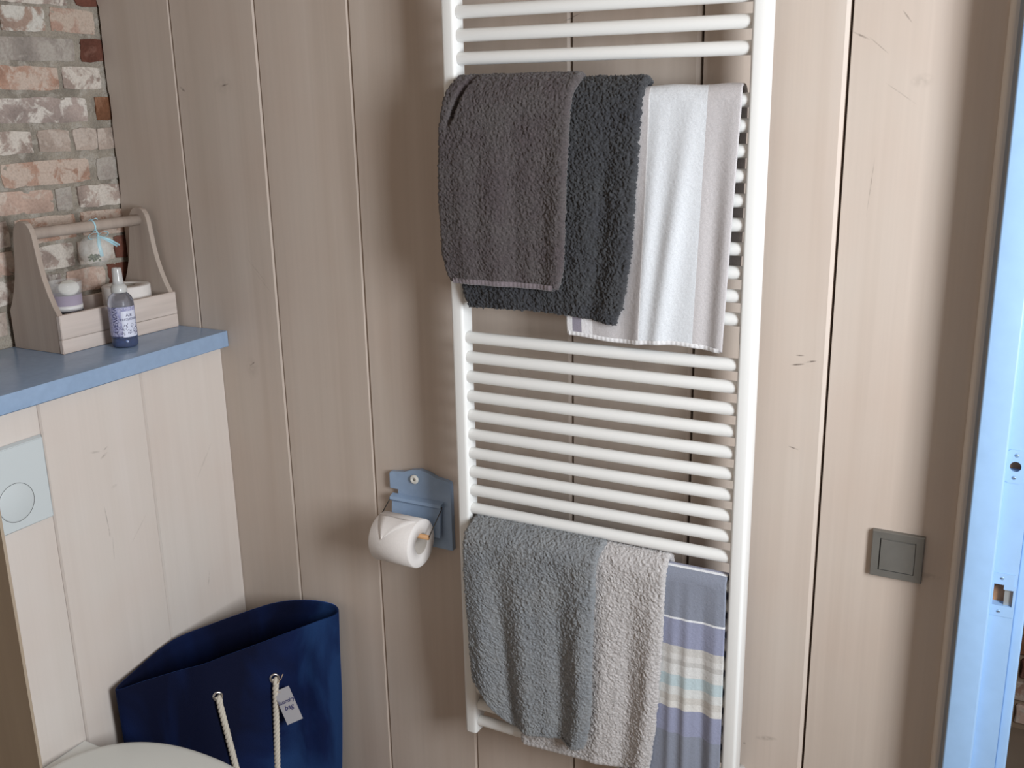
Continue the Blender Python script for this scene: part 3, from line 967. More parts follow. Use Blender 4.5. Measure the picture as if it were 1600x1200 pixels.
o = link('switch_frame', rect_ring(0.4617, 0.933, 0.0408, 0.0283, -0.0005, -0.0105), M_switch, sw)
bm = bmesh.new()
add_box(bm, 0.4617 - 0.0274, 0.4617 + 0.0274, -0.0115, -0.001, 0.933 - 0.0274, 0.933 + 0.0274)
for v in bm.verts:
    if v.co.y < -0.005:
        v.co.y += 0.0022 if v.co.z > 0.933 else -0.0003
bmesh.ops.bevel(bm, geom=bm.edges[:], offset=0.0012, segments=2, affect='EDGES')
o = link('rocker', bm_mesh(bm), M_switch, sw); shade(o)
box('back_plate', 0.4617 - 0.035, 0.4617 + 0.035, -0.0012, -0.0005, 0.933 - 0.035, 0.933 + 0.035, M_dark, sw)

# ------------------------------------------------------------------ door post at the right
dj = thing('door_1', (0.61, -0.08, 0), kind='structure')


def round_box(name, x0, x1, y0, y1, z0, z1, r, mat, parent):
    prof = []
    for cx_, cy_, a0 in ((x1 - r, y0 + r, -90), (x1 - 0.001, y1 - 0.001, 0), (x0 + 0.001, y1 - 0.001, 90), (x0 + r, y0 + r, 180)):
        rr = r if cy_ == y0 + r else 0.001
        for k in range(5):
            a = math.radians(a0 + 90 * k / 4)
            prof.append((cx_ + rr * math.cos(a), cy_ + rr * math.sin(a)))
    o = link(name, prism(prof, 'z', z0, z1), mat, parent); shade(o, 30)
    return o


FX = 0.568
round_box('door_post', FX, FX + 0.042, -0.094, 0.10, 0, H, 0.0032, M_frameblue, dj)
# rebate strip carries the strike plates; it is built around the two mortices
rx0, rx1, ry0, ry1 = FX + 0.0415, FX + 0.0755, -0.078, 0.10
HOLES = [(0.612, 0.6395, 0.9145, 0.9495), (0.614, 0.630, 1.1315, 1.1485)]
zs_ = [0.0, 0.9145, 0.9495, 1.1315, 1.1485, H]
box('rebate', rx0, rx1, ry0, ry1, 0.0, 0.9145, M_frameblue, dj)
box('rebate', rx0, rx1, ry0, ry1, 0.9495, 1.1315, M_frameblue, dj)
box('rebate', rx0, rx1, ry0, ry1, 1.1485, H, M_frameblue, dj)
for (hx0, hx1, z0, z1) in HOLES:
    box('rebate', rx0, hx0, ry0, ry1, z0, z1, M_frameblue, dj)
    box('rebate', hx1, rx1, ry0, ry1, z0, z1, M_frameblue, dj)
    box('mortice', hx0 - 0.001, hx1 + 0.001, ry0 + 0.016, ry1, z0 - 0.001, z1 + 0.001, plain('raw_wood_in_mortice', (0.33, 0.17, 0.085), 0.8, var=0.3, bscale=60), dj)
round_box('door_stop', rx1 - 0.0005, rx1 + 0.0155, -0.066, 0.10, 0, H, 0.003, M_frameblue, dj)
# round-bolt strike plate (rectangular plate with a circular hole), with its two screws
bm = bmesh.new()
cx_, cz_ = 0.622, 1.140
nseg = 32
outer, inner = [], []
for yv in (ry0 - 0.0012, ry0):
    o_, i_ = [], []
    for k in range(nseg):
        a = 2 * math.pi * (k + 0.5) / nseg
        c, s = math.cos(a), math.sin(a)
        k_ = 1 / max(abs(c) / 0.0125, abs(s) / 0.026)
        o_.append(bm.verts.new((cx_ + c * k_, yv, cz_ + s * k_)))
        i_.append(bm.verts.new((cx_ + c * 0.0078, yv, cz_ + s * 0.0078)))
    outer.append(o_); inner.append(i_)
for k in range(nseg):
    j = (k + 1) % nseg
    bm.faces.new((outer[0][k], outer[0][j], inner[0][j], inner[0][k]))
    bm.faces.new((outer[0][k], outer[0][j], outer[1][j], outer[1][k]))
    bm.faces.new((inner[0][k], inner[0][j], inner[1][j], inner[1][k]))
sp1 = link('strike_plate', bm_mesh(bm), M_frameblue, dj)


def screw(x, z, parent):
    link('screw', lathe([(0, -0.0008), (0.0026, -0.0006), (0.0032, 0), (0, 0.0002)], (x, ry0 - 0.0012, z), 'y', 16), plain('painted_screw', (0.26, 0.40, 0.58), 0.4, metal=0.3), parent)
    box('screw_slot', x - 0.0022, x + 0.0022, ry0 - 0.0023, ry0 - 0.0019, z - 0.0004, z + 0.0004, M_dark, parent)


screw(0.622, 1.1575, sp1); screw(0.6215, 1.1225, sp1)
# latch strike plate with a stepped hole
bm = bmesh.new()
X = [0.6085, 0.612, 0.626, 0.6395, 0.643]; Z = [0.897, 0.9145, 0.942, 0.9495, 0.968]
cells = [(i, j) for i in range(4) for j in range(4)]
hole = {(1, 1), (2, 1), (1, 2)}
for (i, j) in cells:
    if (i, j) in hole: continue
    if i == 3 and j == 3: continue
    add_box(bm, X[i], X[i + 1], ry0 - 0.0014, ry0 - 0.0001, Z[j], Z[j + 1])
bmesh.ops.remove_doubles(bm, verts=bm.verts, dist=1e-6)
sp2 = link('strike_plate', bm_mesh(bm), M_frameblue, dj)
box('latch_lip', 0.6275, 0.6392, ry0 + 0.004, ry0 + 0.0052, 0.9147, 0.9415, plain('worn_steel_lip', (0.42, 0.44, 0.44), 0.45, metal=0.6), sp2)
screw(0.622, 0.960, sp2); screw(0.622, 0.9045, sp2)
# moulding between boards and post
prof = [(0.5445 + 0.0, 0.0005)] + [(0.5535 - 0.009 * math.cos(math.radians(a)), -0.002 - 0.0115 * math.sin(math.radians(a))) for a in range(0, 100, 15)] + [(0.558, -0.0125), (0.5615, -0.008), (0.5655, -0.0055), (0.5675, -0.0045), (0.5678, 0.0005)]
tr = link('trim_1', prism(prof, 'z', 0.0, H), M_trim); tag(tr, kind='structure')

# ------------------------------------------------------------------ toilet-roll holder and roll
hd = thing('toilet_roll_holder', (-0.478, -0.002, 0.78), 'blue wooden toilet roll holder with white knob on the plank wall', 'holder')
top = []
x0, x1 = -0.553, -0.402
outl = [(x0, 0.885), (x0, 0.918), (x0 + 0.003, 0.923), (x0 + 0.012, 0.9235), (x0 + 0.035, 0.926), (x0 + 0.055, 0.934), (x0 + 0.0755, 0.9375), (x0 + 0.096, 0.934),
        (x0 + 0.116, 0.926), (x1 - 0.012, 0.9235), (x1 - 0.003, 0.921), (x1, 0.915), (x1, 0.770), (x0 + 0.02, 0.770), (x0 + 0.02, 0.885)]
o = link('backboard', prism(outl, 'y', -0.013, -0.0008), M_blue, hd)
md = o.modifiers.new('bev', 'BEVEL'); md.width = 0.0012; md.segments = 2
prof = [(-0.0128, 0.876), (-0.024, 0.872), (-0.026, 0.866), (-0.0225, 0.862), (-0.0128, 0.862)]
o = link('batten', prism(prof, 'x', -0.546, -0.420), M_blue, hd)
prof = [(-0.0135, 0.866), (-0.0195, 0.865), (-0.027, 0.80), (-0.021, 0.80)]
o = link('flap', prism(prof, 'x', -0.5440, -0.4235), M_blue, hd)
kn = link('knob', lathe([(0.0, -0.0165), (0.003, -0.0165), (0.0045, -0.0185), (0.0075, -0.0190), (0.0098, -0.0165), (0.0100, -0.014), (0.0085, -0.0125), (0.0, -0.0125)], (-0.488, 0, 0.9155), 'y', 32),
          plain('white_porcelain', (0.78, 0.77, 0.72), 0.15), hd)
link('knob_screw', lathe([(0, -0.0178), (0.002, -0.0176), (0.0027, -0.0165), (0, -0.0160)], (-0.488, 0, 0.9155), 'y', 16), plain('grey_screw', (0.3, 0.3, 0.28), 0.4, metal=0.7), kn)
AX_Y, AX_Z = -0.079, 0.824
RC = (-0.079, 0.8075)
for xa, xe in ((-0.5475, -0.5475), (-0.4185, -0.4155)):
    link('wire_arm', tube([(xa, -0.022, 0.868), (xa, -0.024, 0.864), (xe, AX_Y - 0.001, AX_Z + 0.001), (xe + (0.004 if xe < -0.5 else -0.004), AX_Y, AX_Z)], 0.0011, 8), plain('dark_wire', (0.05, 0.045, 0.04), 0.4, metal=0.8), hd)
link('dowel', tube([(-0.546, AX_Y, AX_Z), (-0.4165, AX_Y, AX_Z)], 0.0052, 16), wood('raw_dowel_wood', (0.50, 0.28, 0.13), (0.42, 0.22, 0.10), (0.56, 0.33, 0.17), 'x'), hd)

paper = plain('white_tissue_paper', (0.74, 0.70, 0.675), 0.95, bump=0.35, bscale=260, var=0.02)
card = plain('grey_cardboard', (0.42, 0.38, 0.34), 0.9)
rl = thing('toilet_roll', (-0.48, -0.079, 0.757), 'white toilet roll with folded point hanging on the blue holder', 'toilet roll')
R0, RI = 0.0505, 0.0215
xa, xb_ = -0.5315, -0.4350
link('paper', lathe([(RI + 0.001, xa), (R0 - 0.002, xa), (R0, xa + 0.002), (R0, xb_ - 0.002), (R0 - 0.002, xb_), (RI + 0.001, xb_)], (0, RC[0], RC[1]), 'x', 64, True), paper, rl)
link('core', lathe([(RI, xa + 0.001), (RI, xb_ - 0.0008), (RI + 0.0012, xb_ - 0.0008), (RI + 0.0012, xa + 0.001)], (0, RC[0], RC[1]), 'x', 48, True), card, rl)
# folded triangular end sheet lying on the roll
vs, fs = [], []
nn = 14
for i in range(nn + 1):
    q = i / nn
    ang = math.radians(100 - 62 * q)     # from the top round to the front
    half = (1 - q)
    xm = -0.488 - 0.01 * q
    l = xm - 0.040 * half; r = xm + 0.050 * half
    for j in range(5):
        x = l + (r - l) * j / 4
        rad_ = R0 + 0.0008 + 0.0012 * q + 0.0006 * math.sin(j * 1.7)
        vs.append((x, RC[0] - rad_ * math.cos(ang - math.radians(20)) * 1.0, RC[1] + rad_ * math.sin(ang - math.radians(20))))
for i in range(nn):
    for j in range(4):
        a = i * 5 + j; fs.append((a, a + 1, a + 6, a + 5))
o = link('folded_sheet', mesh(vs, fs, True), paper, rl)
md = o.modifiers.new('s', 'SOLIDIFY'); md.thickness = 0.0007

# ------------------------------------------------------------------ wooden caddy on the shelf
Z0 = 1.1853
cr = thing('wooden_caddy', (-1.205, -0.16, Z0), 'grey-washed wooden carrying caddy with dowel handle on the blue shelf', 'caddy')


def cxp(d, y): return -1.124 + 0.05 * y - d


half = [(0, 0), (0, 0.080), (0.010, 0.097), (0.021, 0.122), (0.031, 0.152), (0.0375, 0.182), (0.042, 0.215), (0.0455, 0.240), (0.050, 0.254), (0.058, 0.264), (0.066, 0.268), (0.074, 0.269)]
prof_e = half + [(0.148 - d, z) for d, z in half[-2::-1]]
for ya, yb_ in ((-0.311, -0.299), (-0.024, -0.012)):
    bm = bmesh.new()
    rr = [[bm.verts.new((cxp(d, y), y, Z0 + z)) for d, z in prof_e] for y in (ya, yb_)]
    bm.faces.new(rr[0]); bm.faces.new(rr[1][::-1])
    n = len(prof_e)
    for i in range(n):
        j = (i + 1) % n
        bm.faces.new((rr[0][i], rr[0][j], rr[1][j], rr[1][i]))
    o = link('end_panel', bm_mesh(bm), M_crate_end, cr)
    md = o.modifiers.new('b', 'BEVEL'); md.width = 0.0012; md.segments = 2; md.limit_method = 'ANGLE'


def slat(d0, d1, ya, yb_, z0, z1, nm='slat'):
    bm = bmesh.new()
    v = add_box(bm, 0, 1, ya, yb_, z0, z1)
    for q in v:
        q.co.x = cxp(d0 if q.co.x > 0.5 else d1, q.co.y)
    bmesh.ops.bevel(bm, geom=bm.edges[:], offset=0.0010, segments=2, affect='EDGES')
    o = link(nm, bm_mesh(bm), M_crate, cr); shade(o)
    return o


slat(-0.004, 0.006, -0.312, -0.010, Z0, Z0 + 0.0295)
slat(-0.0045, 0.006, -0.3115, -0.0105, Z0 + 0.0301, Z0 + 0.080)
slat(0.140, 0.149, -0.298, -0.025, Z0, Z0 + 0.080)
slat(0.0065, 0.139, -0.2985, -0.0245, Z0 + 0.0005, Z0 + 0.009, 'base_board')
link('handle', tube([(cxp(0.074, y), y, Z0 + 0.2405) for y in (-0.303, -0.2, -0.1, -0.020)], 0.0118, 20), M_crate_end, cr)

# contents: spare roll lying flat, jar with round pad, hanging bauble with ribbon
sr = thing('spare_toilet_roll', (-1.198, -0.078, Z0 + 0.01), 'spare white toilet roll lying flat inside the wooden caddy', 'toilet roll')
link('paper', lathe([(0.021, 0), (0.050, 0), (0.052, 0.002), (0.052, 0.0900), (0.050, 0.0920), (0.021, 0.0920)], (-1.198, -0.0795, Z0 + 0.0105), 'z', 64, True), paper, sr)
link('core', lathe([(0.0195, 0.0005), (0.0195, 0.0915), (0.0207, 0.0915), (0.0207, 0.0005)], (-1.198, -0.0795, Z0 + 0.0105), 'z', 40, True), card, sr)

glass_m, nt, b = new_mat('clear_thin_plastic')
b.inputs['Base Color'].default_value = (0.97, 0.98, 0.98, 1); b.inputs['Roughness'].default_value = 0.05
b.inputs['Alpha'].default_value = 0.18; b.inputs['IOR'].default_value = 1.4
jc = (-1.197, -0.2395)
jr = thing('scent_jar', (jc[0], jc[1], Z0 + 0.01), 'small lavender jar with a white round pad inside the wooden caddy', 'jar')
link('jar_body', lathe([(0, 0.0), (0.027, 0), (0.0285, 0.002), (0.031, 0.0985), (0.0295, 0.0985), (0.0265, 0.003), (0, 0.003)], (jc[0], jc[1], Z0 + 0.0105), 'z', 40), plain('lavender_satin', (0.40, 0.35, 0.45), 0.5), jr)
link('rim', lathe([(0.0312, 0.098), (0.0335, 0.116), (0.0340, 0.126), (0.0335, 0.126), (0.0330, 0.116), (0.0307, 0.098)], (jc[0], jc[1], Z0 + 0.0105), 'z', 40, True), glass_m, jr)
link('base_band', lathe([(0.0302, 0.066), (0.0308, 0.077), (0.0312, 0.077), (0.0306, 0.066)], (jc[0], jc[1], Z0 + 0.0105), 'z', 40, True), plain('white_print_band', (0.72, 0.70, 0.70), 0.5), jr)
link('foot_band', lathe([(0.0272, 0.001), (0.0306, 0.0655), (0.0310, 0.0655), (0.0278, 0.001)], (jc[0], jc[1], Z0 + 0.0105), 'z', 40, True), plain('black_print_band', (0.03, 0.03, 0.035), 0.4), jr)
dm = lathe([(0, -0.004), (0.018, -0.004), (0.0205, -0.002), (0.0205, 0.002), (0.018, 0.004), (0, 0.004)], (0, 0, 0), 'x', 40)
dm.transform(Matrix.Translation((jc[0] + 0.006, jc[1] + 0.004, Z0 + 0.122)) @ Matrix.Rotation(math.radians(-58), 4, 'Y') @ Matrix.Rotation(math.radians(-25), 4, 'Z'))
link('pad', dm, plain('white_cotton_pad', (0.74, 0.73, 0.68), 0.8, bump=0.2), jr)

bb = thing('glass_bauble', (-1.200, -0.150, 1.35), 'clear glass bauble hung by a pale blue ribbon from the caddy handle', 'ornament')
glass2, nt, b = new_mat('clear_glass')
b.inputs['Base Color'].default_value = (0.97, 1.0, 0.98, 1); b.inputs['Roughness'].default_value = 0.02
b.inputs['Alpha'].default_value = 0.10; b.inputs['IOR'].default_value = 1.45
prof = []
for k in range(25):
    a = math.pi * k / 24
    prof.append((0.0345 * math.sin(a) * (1 - 0.10 * math.cos(a)), -0.036 * math.cos(a)))
prin = [(r * 0.965, h * 0.965) for r, h in prof]
link('glass', lathe([(r, h) for r, h in prof], (-1.200, -0.148, 1.372), 'z', 40), glass2, bb)
link('glass', lathe(prin[::-1], (-1.200, -0.148, 1.372), 'z', 40), glass2, bb)
moss = []
bm = bmesh.new()
for k in range(60):
    a, r_ = random.uniform(0, 6.28), random.uniform(0, 0.014)
    z = random.uniform(-0.014, -0.002)
    bmesh.ops.create_icosphere(bm, subdivisions=1, radius=random.uniform(0.0015, 0.003), matrix=Matrix.Translation((-1.200 + r_ * math.cos(a), -0.150 + r_ * math.sin(a), 1.366 + z)))
tag(link('moss', bm_mesh(bm), plain('green_moss', (0.16, 0.18, 0.09), 0.9), bb), kind='stuff')
rib = plain('pale_blue_satin_ribbon', (0.42, 0.70, 0.80), 0.3, **{'Sheen_Weight': 0.3})


def ribbon(pts, wdt, wv, parent=bb):
    vs, fs = [], []
    for i, p in enumerate(pts):
        p = Vector(p); wv_ = Vector(wv)
        vs += [p - wv_ * wdt / 2, p + wv_ * wdt / 2]
    for i in range(len(pts) - 1):
        fs.append((2 * i, 2 * i + 1, 2 * i + 3, 2 * i + 2))
    o = link('ribbon', mesh(vs, fs, True), rib, parent)
    md = o.modifiers.new('s', 'SOLIDIFY'); md.thickness = 0.0005
    return o


by, bz = -0.146, 1.405
loopc = (cxp(0.074, by), by, Z0 + 0.2405)
pts = [(loopc[0] + 0.0128 * math.cos(t), by, loopc[2] + 0.0128 * math.sin(t)) for t in np.linspace(-1.9, 4.9, 26)]
ribbon(pts, 0.004, (0, 1, 0))
ribbon([(loopc[0] + 0.010, by, loopc[2] - 0.004), (loopc[0] + 0.016, by + 0.001, bz + 0.006), (loopc[0] + 0.018, by, bz)], 0.004, (0, 1, 0.1))
kx = loopc[0] + 0.018
ribbon([(kx, by, bz), (kx + 0.006, by - 0.006, bz - 0.018), (kx + 0.012, by - 0.007, bz - 0.042)], 0.0080, (0.2, 1, 0))
ribbon([(kx, by, bz), (kx + 0.007, by + 0.018, bz - 0.012), (kx + 0.010, by + 0.038, bz - 0.026)], 0.0045, (0, 0.5, 0.8))
ribbon([(kx, by, bz), (kx + 0.009, by + 0.020, bz - 0.009), (kx + 0.012, by + 0.043, bz - 0.024)], 0.0040, (0, 0.5, 0.8))
for s in (1, -1):
    pts = []
    for t in np.linspace(0, 1, 14):
        a = t * 2 * math.pi
        pts.append((kx + 0.004 * math.sin(a), by + s * 0.013 * (1 - math.cos(a)), bz + 0.007 * math.sin(a) + 0.002))
    ribbon(pts, 0.004, (1, 0, 0.3))
for s in (1, -1):
    ribbon([(loopc[0] + 0.004, by, loopc[2] + 0.0135), (loopc[0] + 0.008, by + s * 0.007, loopc[2] + 0.016), (loopc[0] + 0.008, by + s * 0.012, loopc[2] + 0.013)], 0.004, (0.7, 0, 0.5))

# ------------------------------------------------------------------ spray bottle
bc = (-1.078, -0.203)
bo = thing('spray_bottle', (bc[0], bc[1], Z0), 'small blue spray bottle with printed label in front of the caddy', 'bottle')
pet, nt, b = new_mat('bluish_translucent_plastic')
b.inputs['Base Color'].default_value = (0.62, 0.68, 0.80, 1); b.inputs['Roughness'].default_value = 0.12
b.inputs['Transmission Weight'].default_value = 0.93; b.inputs['IOR'].default_value = 1.2
BRR = 0.0242
prof = [(0, 0.0005), (0.020, 0.0005), (0.0235, 0.003), (BRR, 0.008), (BRR, 0.082), (0.0235, 0.090), (0.0205, 0.098), (0.0155, 0.103), (0.0135, 0.105), (0.0135, 0.109), (0, 0.109)]
link('bottle_body', lathe(prof, (bc[0], bc[1], Z0), 'z', 48), pet, bo)
liq = [(0, 0.002), (0.0185, 0.002), (0.0220, 0.006), (0.0226, 0.012), (0.0226, 0.020), (0, 0.020)]
link('liquid', lathe(liq, (bc[0], bc[1], Z0), 'z', 48), plain('dark_blue_liquid', (0.04, 0.07, 0.19), 0.15), bo)
liq = [(0, 0.0205), (0.0226, 0.0205), (0.0226, 0.074), (0, 0.074)]
link('liquid', lathe(liq, (bc[0], bc[1], Z0), 'z', 48), plain('pale_violet_liquid', (0.30, 0.32, 0.52), 0.2), bo)
link('collar', lathe([(0, 0.106), (0.0150, 0.106), (0.0152, 0.108), (0.0152, 0.116), (0.0135, 0.118), (0.012, 0.122), (0, 0.122)], (bc[0], bc[1], Z0), 'z', 32), plain('white_collar_plastic', (0.55, 0.55, 0.54), 0.3), bo)
frost, nt, b = new_mat('frosted_clear_cap')
b.inputs['Base Color'].default_value = (0.80, 0.80, 0.80, 1); b.inputs['Roughness'].default_value = 0.18
b.inputs['Transmission Weight'].default_value = 0.45
link('cap', lathe([(0, 0.122), (0.0105, 0.122), (0.0095, 0.128), (0.0088, 0.150), (0.0080, 0.1525), (0, 0.153)], (bc[0], bc[1], Z0), 'z', 32), frost, bo)
# label wraps the front of the bottle; azimuth zero faces the camera
azc = math.atan2(CAM[1] - bc[1], CAM[0] - bc[0])
lab_r = BRR + 0.0003


def wrap(s, z, dr=0.0, az0=0.0):
    a = azc + az0 + s / lab_r
    return (bc[0] + (lab_r + dr) * math.cos(a), bc[1] + (lab_r + dr) * math.sin(a), Z0 + z)


def curved_patch(name, s0, s1, z0, z1, dr, mat, n=24):
    vs, fs = [], []
    for i in range(n + 1):
        s = s0 + (s1 - s0) * i / n
        vs += [wrap(s, z0, dr), wrap(s, z1, dr)]
    for i in range(n): fs.append((2 * i, 2 * i + 2, 2 * i + 3, 2 * i + 1))
    return link(name, mesh(vs, fs, True), mat, bo)


ink = plain('navy_print', (0.035, 0.035, 0.12), 0.5)
lav = mottled('lavender_label_print', (0.34, 0.35, 0.56), (0.52, 0.52, 0.68), 0.5, 260, 0.45, bump=0.0)
curved_patch('label_print', -0.0365, 0.030, 0.024, 0.080, 0.0002, lav, 40)
curved_patch('label', -0.002, 0.028, 0.022, 0.072, 0.0005, plain('white_label_paper', (0.66, 0.68, 0.80), 0.4), 24)
for (txt, sz, s, z) in (('AIR', 0.0085, 0.0125, 0.064), ('FRESHENER', 0.0066, 0.0125, 0.056)):
    link('label_lettering', text_mesh(txt, sz, lambda a, b_, s=s, z=z: wrap(s + a, z + b_, 0.0008), offset=0.0), ink, bo)
link('label_lettering', text_mesh('LAVENDER', 0.0125, lambda a, b_: wrap(-0.0135 - b_, 0.050 + a, 0.0006), shear=0.3), ink, bo)
rr_ = random.Random(4)
for k in range(46):
    s = rr_.uniform(-0.006, 0.027); z = rr_.uniform(0.026, 0.048)
    s2 = s + rr_.uniform(-0.004, 0.004); z2 = z + rr_.uniform(-0.003, 0.003)
    mid = ((s + s2) / 2 + rr_.uniform(-0.002, 0.002), (z + z2) / 2 + rr_.uniform(-0.002, 0.002))
    pts = [wrap(s, z, 0.0008), wrap(mid[0], mid[1], 0.0008), wrap(s2, z2, 0.0008)]
    if k == 0: allv, allf = [], []
    tm = tube(pts, 0.00035, 4, False)
    base = len(allv); allv += [tuple(v.co) for v in tm.vertices]; allf += [tuple(base + i for i in p.vertices) for p in tm.polygons]
    bpy.data.meshes.remove(tm)
tag(link('flower_print', mesh(allv, allf), ink, bo), kind='stuff')

for ch in list(bo.children):      # the whole bottle is a tenth larger than first measured
    ch.data.transform(Matrix.Translation(-ch.location) @ Matrix.Scale(1.09, 4) @ Matrix.Translation(ch.location))
# ------------------------------------------------------------------ laundry bag
vel, nt, b = new_mat('navy_velvet')
geo = N(nt, 'ShaderNodeNewGeometry')
n1 = N(nt, 'ShaderNodeTexNoise', i_Scale=7.0, i_Detail=4.0, i_Distortion=0.8)
mp = N(nt, 'ShaderNodeVectorMath', operation='MULTIPLY'); mp.inputs[1].default_value = (1, 1, 0.55)
L(nt, geo.outputs['Position'], mp.inputs[0]); L(nt, mp.outputs[0], n1.inputs['Vector'])
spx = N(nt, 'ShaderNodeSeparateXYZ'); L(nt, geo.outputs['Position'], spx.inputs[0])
sheen_side = N(nt, 'ShaderNodeMapRange'); sheen_side.inputs[1].default_value = -0.82; sheen_side.inputs[2].default_value = -0.73; sheen_side.inputs[3].default_value = -0.08; sheen_side.inputs[4].default_value = 0.24
L(nt, spx.outputs[0], sheen_side.inputs[0])
sheen_fac = N(nt, 'ShaderNodeMath', operation='ADD'); L(nt, sheen_side.outputs[0], sheen_fac.inputs[0]); L(nt, n1.outputs[0], sheen_fac.inputs[1])   # velvet sheen painted into the colour, lighter towards the right
c = ramp(nt, sheen_fac.outputs[0], [(0.40, (0.0020, 0.0040, 0.020)), (0.62, (0.003, 0.010, 0.050)), (0.80, (0.010, 0.034, 0.110))])
L(nt, c, b.inputs['Base Color'])
b.inputs['Roughness'].default_value = 0.85
b.inputs['Specular IOR Level'].default_value = 0.15
b.inputs['Sheen Weight'].default_value = 0.55
b.inputs['Sheen Roughness'].default_value = 0.28
b.inputs['Sheen Tint'].default_value = (0.05, 0.22, 0.90, 1)
bp = N(nt, 'ShaderNodeBump', i_Strength=0.25, i_Distance=0.002)
n2 = N(nt, 'ShaderNodeTexNoise', i_Scale=500.0); L(nt, geo.outputs['Position'], n2.inputs['Vector'])
L(nt, n2.outputs[0], bp.inputs['Height']); L(nt, bp.outputs[0], b.inputs['Normal'])

rim = [(-0.975, -0.426, 0.515), (-0.992, -0.345, 0.522), (-0.992, -0.248, 0.535), (-0.953, -0.170, 0.545), (-0.908, -0.102, 0.555), (-0.868, -0.062, 0.565), (-0.825, -0.040, 0.573),
       (-0.769, -0.028, 0.580), (-0.718, -0.024, 0.580), (-0.696, -0.034, 0.573), (-0.697, -0.052, 0.569), (-0.716, -0.078, 0.565), (-0.745, -0.130, 0.560), (-0.789, -0.205, 0.552), (-0.824, -0.263, 0.546),
       (-0.848, -0.298, 0.540), (-0.891, -0.334, 0.531), (-0.937, -0.380, 0.521)]
foot = [(-0.965, -0.415), (-0.985, -0.33), (-0.985, -0.24), (-0.975, -0.16), (-0.95, -0.09), (-0.91, -0.05), (-0.86, -0.035),
        (-0.79, -0.03), (-0.745, -0.03), (-0.722, -0.045), (-0.712, -0.075), (-0.712, -0.12), (-0.718, -0.20), (-0.725, -0.28), (-0.76, -0.34),
        (-0.80, -0.375), (-0.86, -0.40), (-0.92, -0.415)]


def catmull(pts, sub):
    n = len(pts); out = []
    P_ = [np.array(p, float) for p in pts]
    for i in range(n):
        p0, p1, p2, p3 = P_[i - 1], P_[i], P_[(i + 1) % n], P_[(i + 2) % n]
        for k in range(sub):
            t = k / sub
            out.append(0.5 * ((2 * p1) + (-p0 + p2) * t + (2 * p0 - 5 * p1 + 4 * p2 - p3) * t * t + (-p0 + 3 * p1 - 3 * p2 + p3) * t ** 3))
    return out


SUB = 8
rimc = catmull(rim, SUB); footc = catmull([(x, y, 0.004) for x, y in foot], SUB)
nR = len(rimc)
levels = [0, 0.008, 0.03, 0.06, 0.1, 0.16, 0.24, 0.34, 0.46, 0.6, 0.75, 0.9, 0.97, 1.0]


def bag_pt(i, q, inset=0.0):
    a, f = rimc[i % nR], footc[i % nR]
    s = q ** 1.15
    p = a * (1 - q) + f * q
    p[0] = a[0] * (1 - s) + f[0] * s; p[1] = a[1] * (1 - s) + f[1] * s
    # outward direction
    t = rimc[(i + 1) % nR] - rimc[i - 1]
    nrm = np.array([t[1], -t[0], 0.0]); nrm /= np.linalg.norm(nrm) + 1e-9
    cen = np.mean(rimc, axis=0)
    if np.dot(nrm[:2], (a - cen)[:2]) < 0: nrm = -nrm
    k = i / SUB
    wob = 0.0
    if k > 9:
        g_ = lambda c, w_: math.exp(-((k - c) / w_) ** 2)
        lean = 0.35 * q
        wob = (0.012 * g_(12.5 - lean, 0.5) - 0.016 * g_(11.75 - lean, 0.28) + 0.008 * g_(11.0 - lean, 0.45)) * min(1, q * 6)
        wob += 0.003 * math.sin(k * 1.3 + 5 * q) * min(1, q * 4)
    p = p + nrm * (wob - inset)
    return p


vs, fs = [], []
for q in levels:
    for i in range(nR): vs.append(bag_pt(i, q))
nl = len(levels)
for l in range(nl - 1):
    for i in range(nR):
        j = (i + 1) % nR
        fs.append((l * nR + i, l * nR + j, (l + 1) * nR + j, (l + 1) * nR + i))
base = len(vs)
lv2 = levels[:-1] + [0.985]
for q in lv2:
    for i in range(nR):
        p = bag_pt(i, q, 0.0045 if q > 0 else 0.0035)
        if q == 0: p = p + np.array([0, 0, -0.0003])
        vs.append(p)
for l in range(nl - 1):
    for i in range(nR):
        j = (i + 1) % nR
        fs.append((base + l * nR + j, base + l * nR + i, base + (l + 1) * nR + i, base + (l + 1) * nR + j))
for i in range(nR):
    j = (i + 1) % nR
    fs.append((j, i, base + i, base + j))
fs.append(tuple((nl - 1) * nR + i for i in range(nR)))
fs.append(tuple(base + (nl - 1) * nR + i for i in range(nR))[::-1])
lb = thing('laundry_bag', (-0.84, -0.22, 0), 'open navy blue velvet laundry bag with rope handles in the corner', 'bag')
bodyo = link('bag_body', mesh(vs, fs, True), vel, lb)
# grommets and ropes
cdir = Vector((0.80, -0.55, 0.12)).normalized()
rope_m = plain('cream_cotton_rope', (0.58, 0.53, 0.45), 0.85, bump=0.3, bscale=500)


def surf(i, q):
    p = Vector(bag_pt(i, q)); a = Vector(bag_pt(i + 1, q)); d = Vector(bag_pt(i, q + 0.02))
    n_ = (a - p).cross(d - p).normalized()
    if n_.dot(cdir) < 0: n_ = -n_
    return p, n_


def project(p):
    v = Vector(p) - Vector(CAM)
    return 800 + 1608.7 * v.dot(r2) / v.dot(fwd), 600 - 1608.7 * v.dot(u2) / v.dot(fwd)


def find(px, py):
    best = None
    for i in range(9 * SUB, 18 * SUB):
        for q in np.linspace(0.02, 0.6, 80):
            u_, v_ = project(bag_pt(i, q))
            d = (u_ - px) ** 2 + (v_ - py) ** 2
            if best is None or d < best[0]: best = (d, i, q)
    return best[1], best[2]


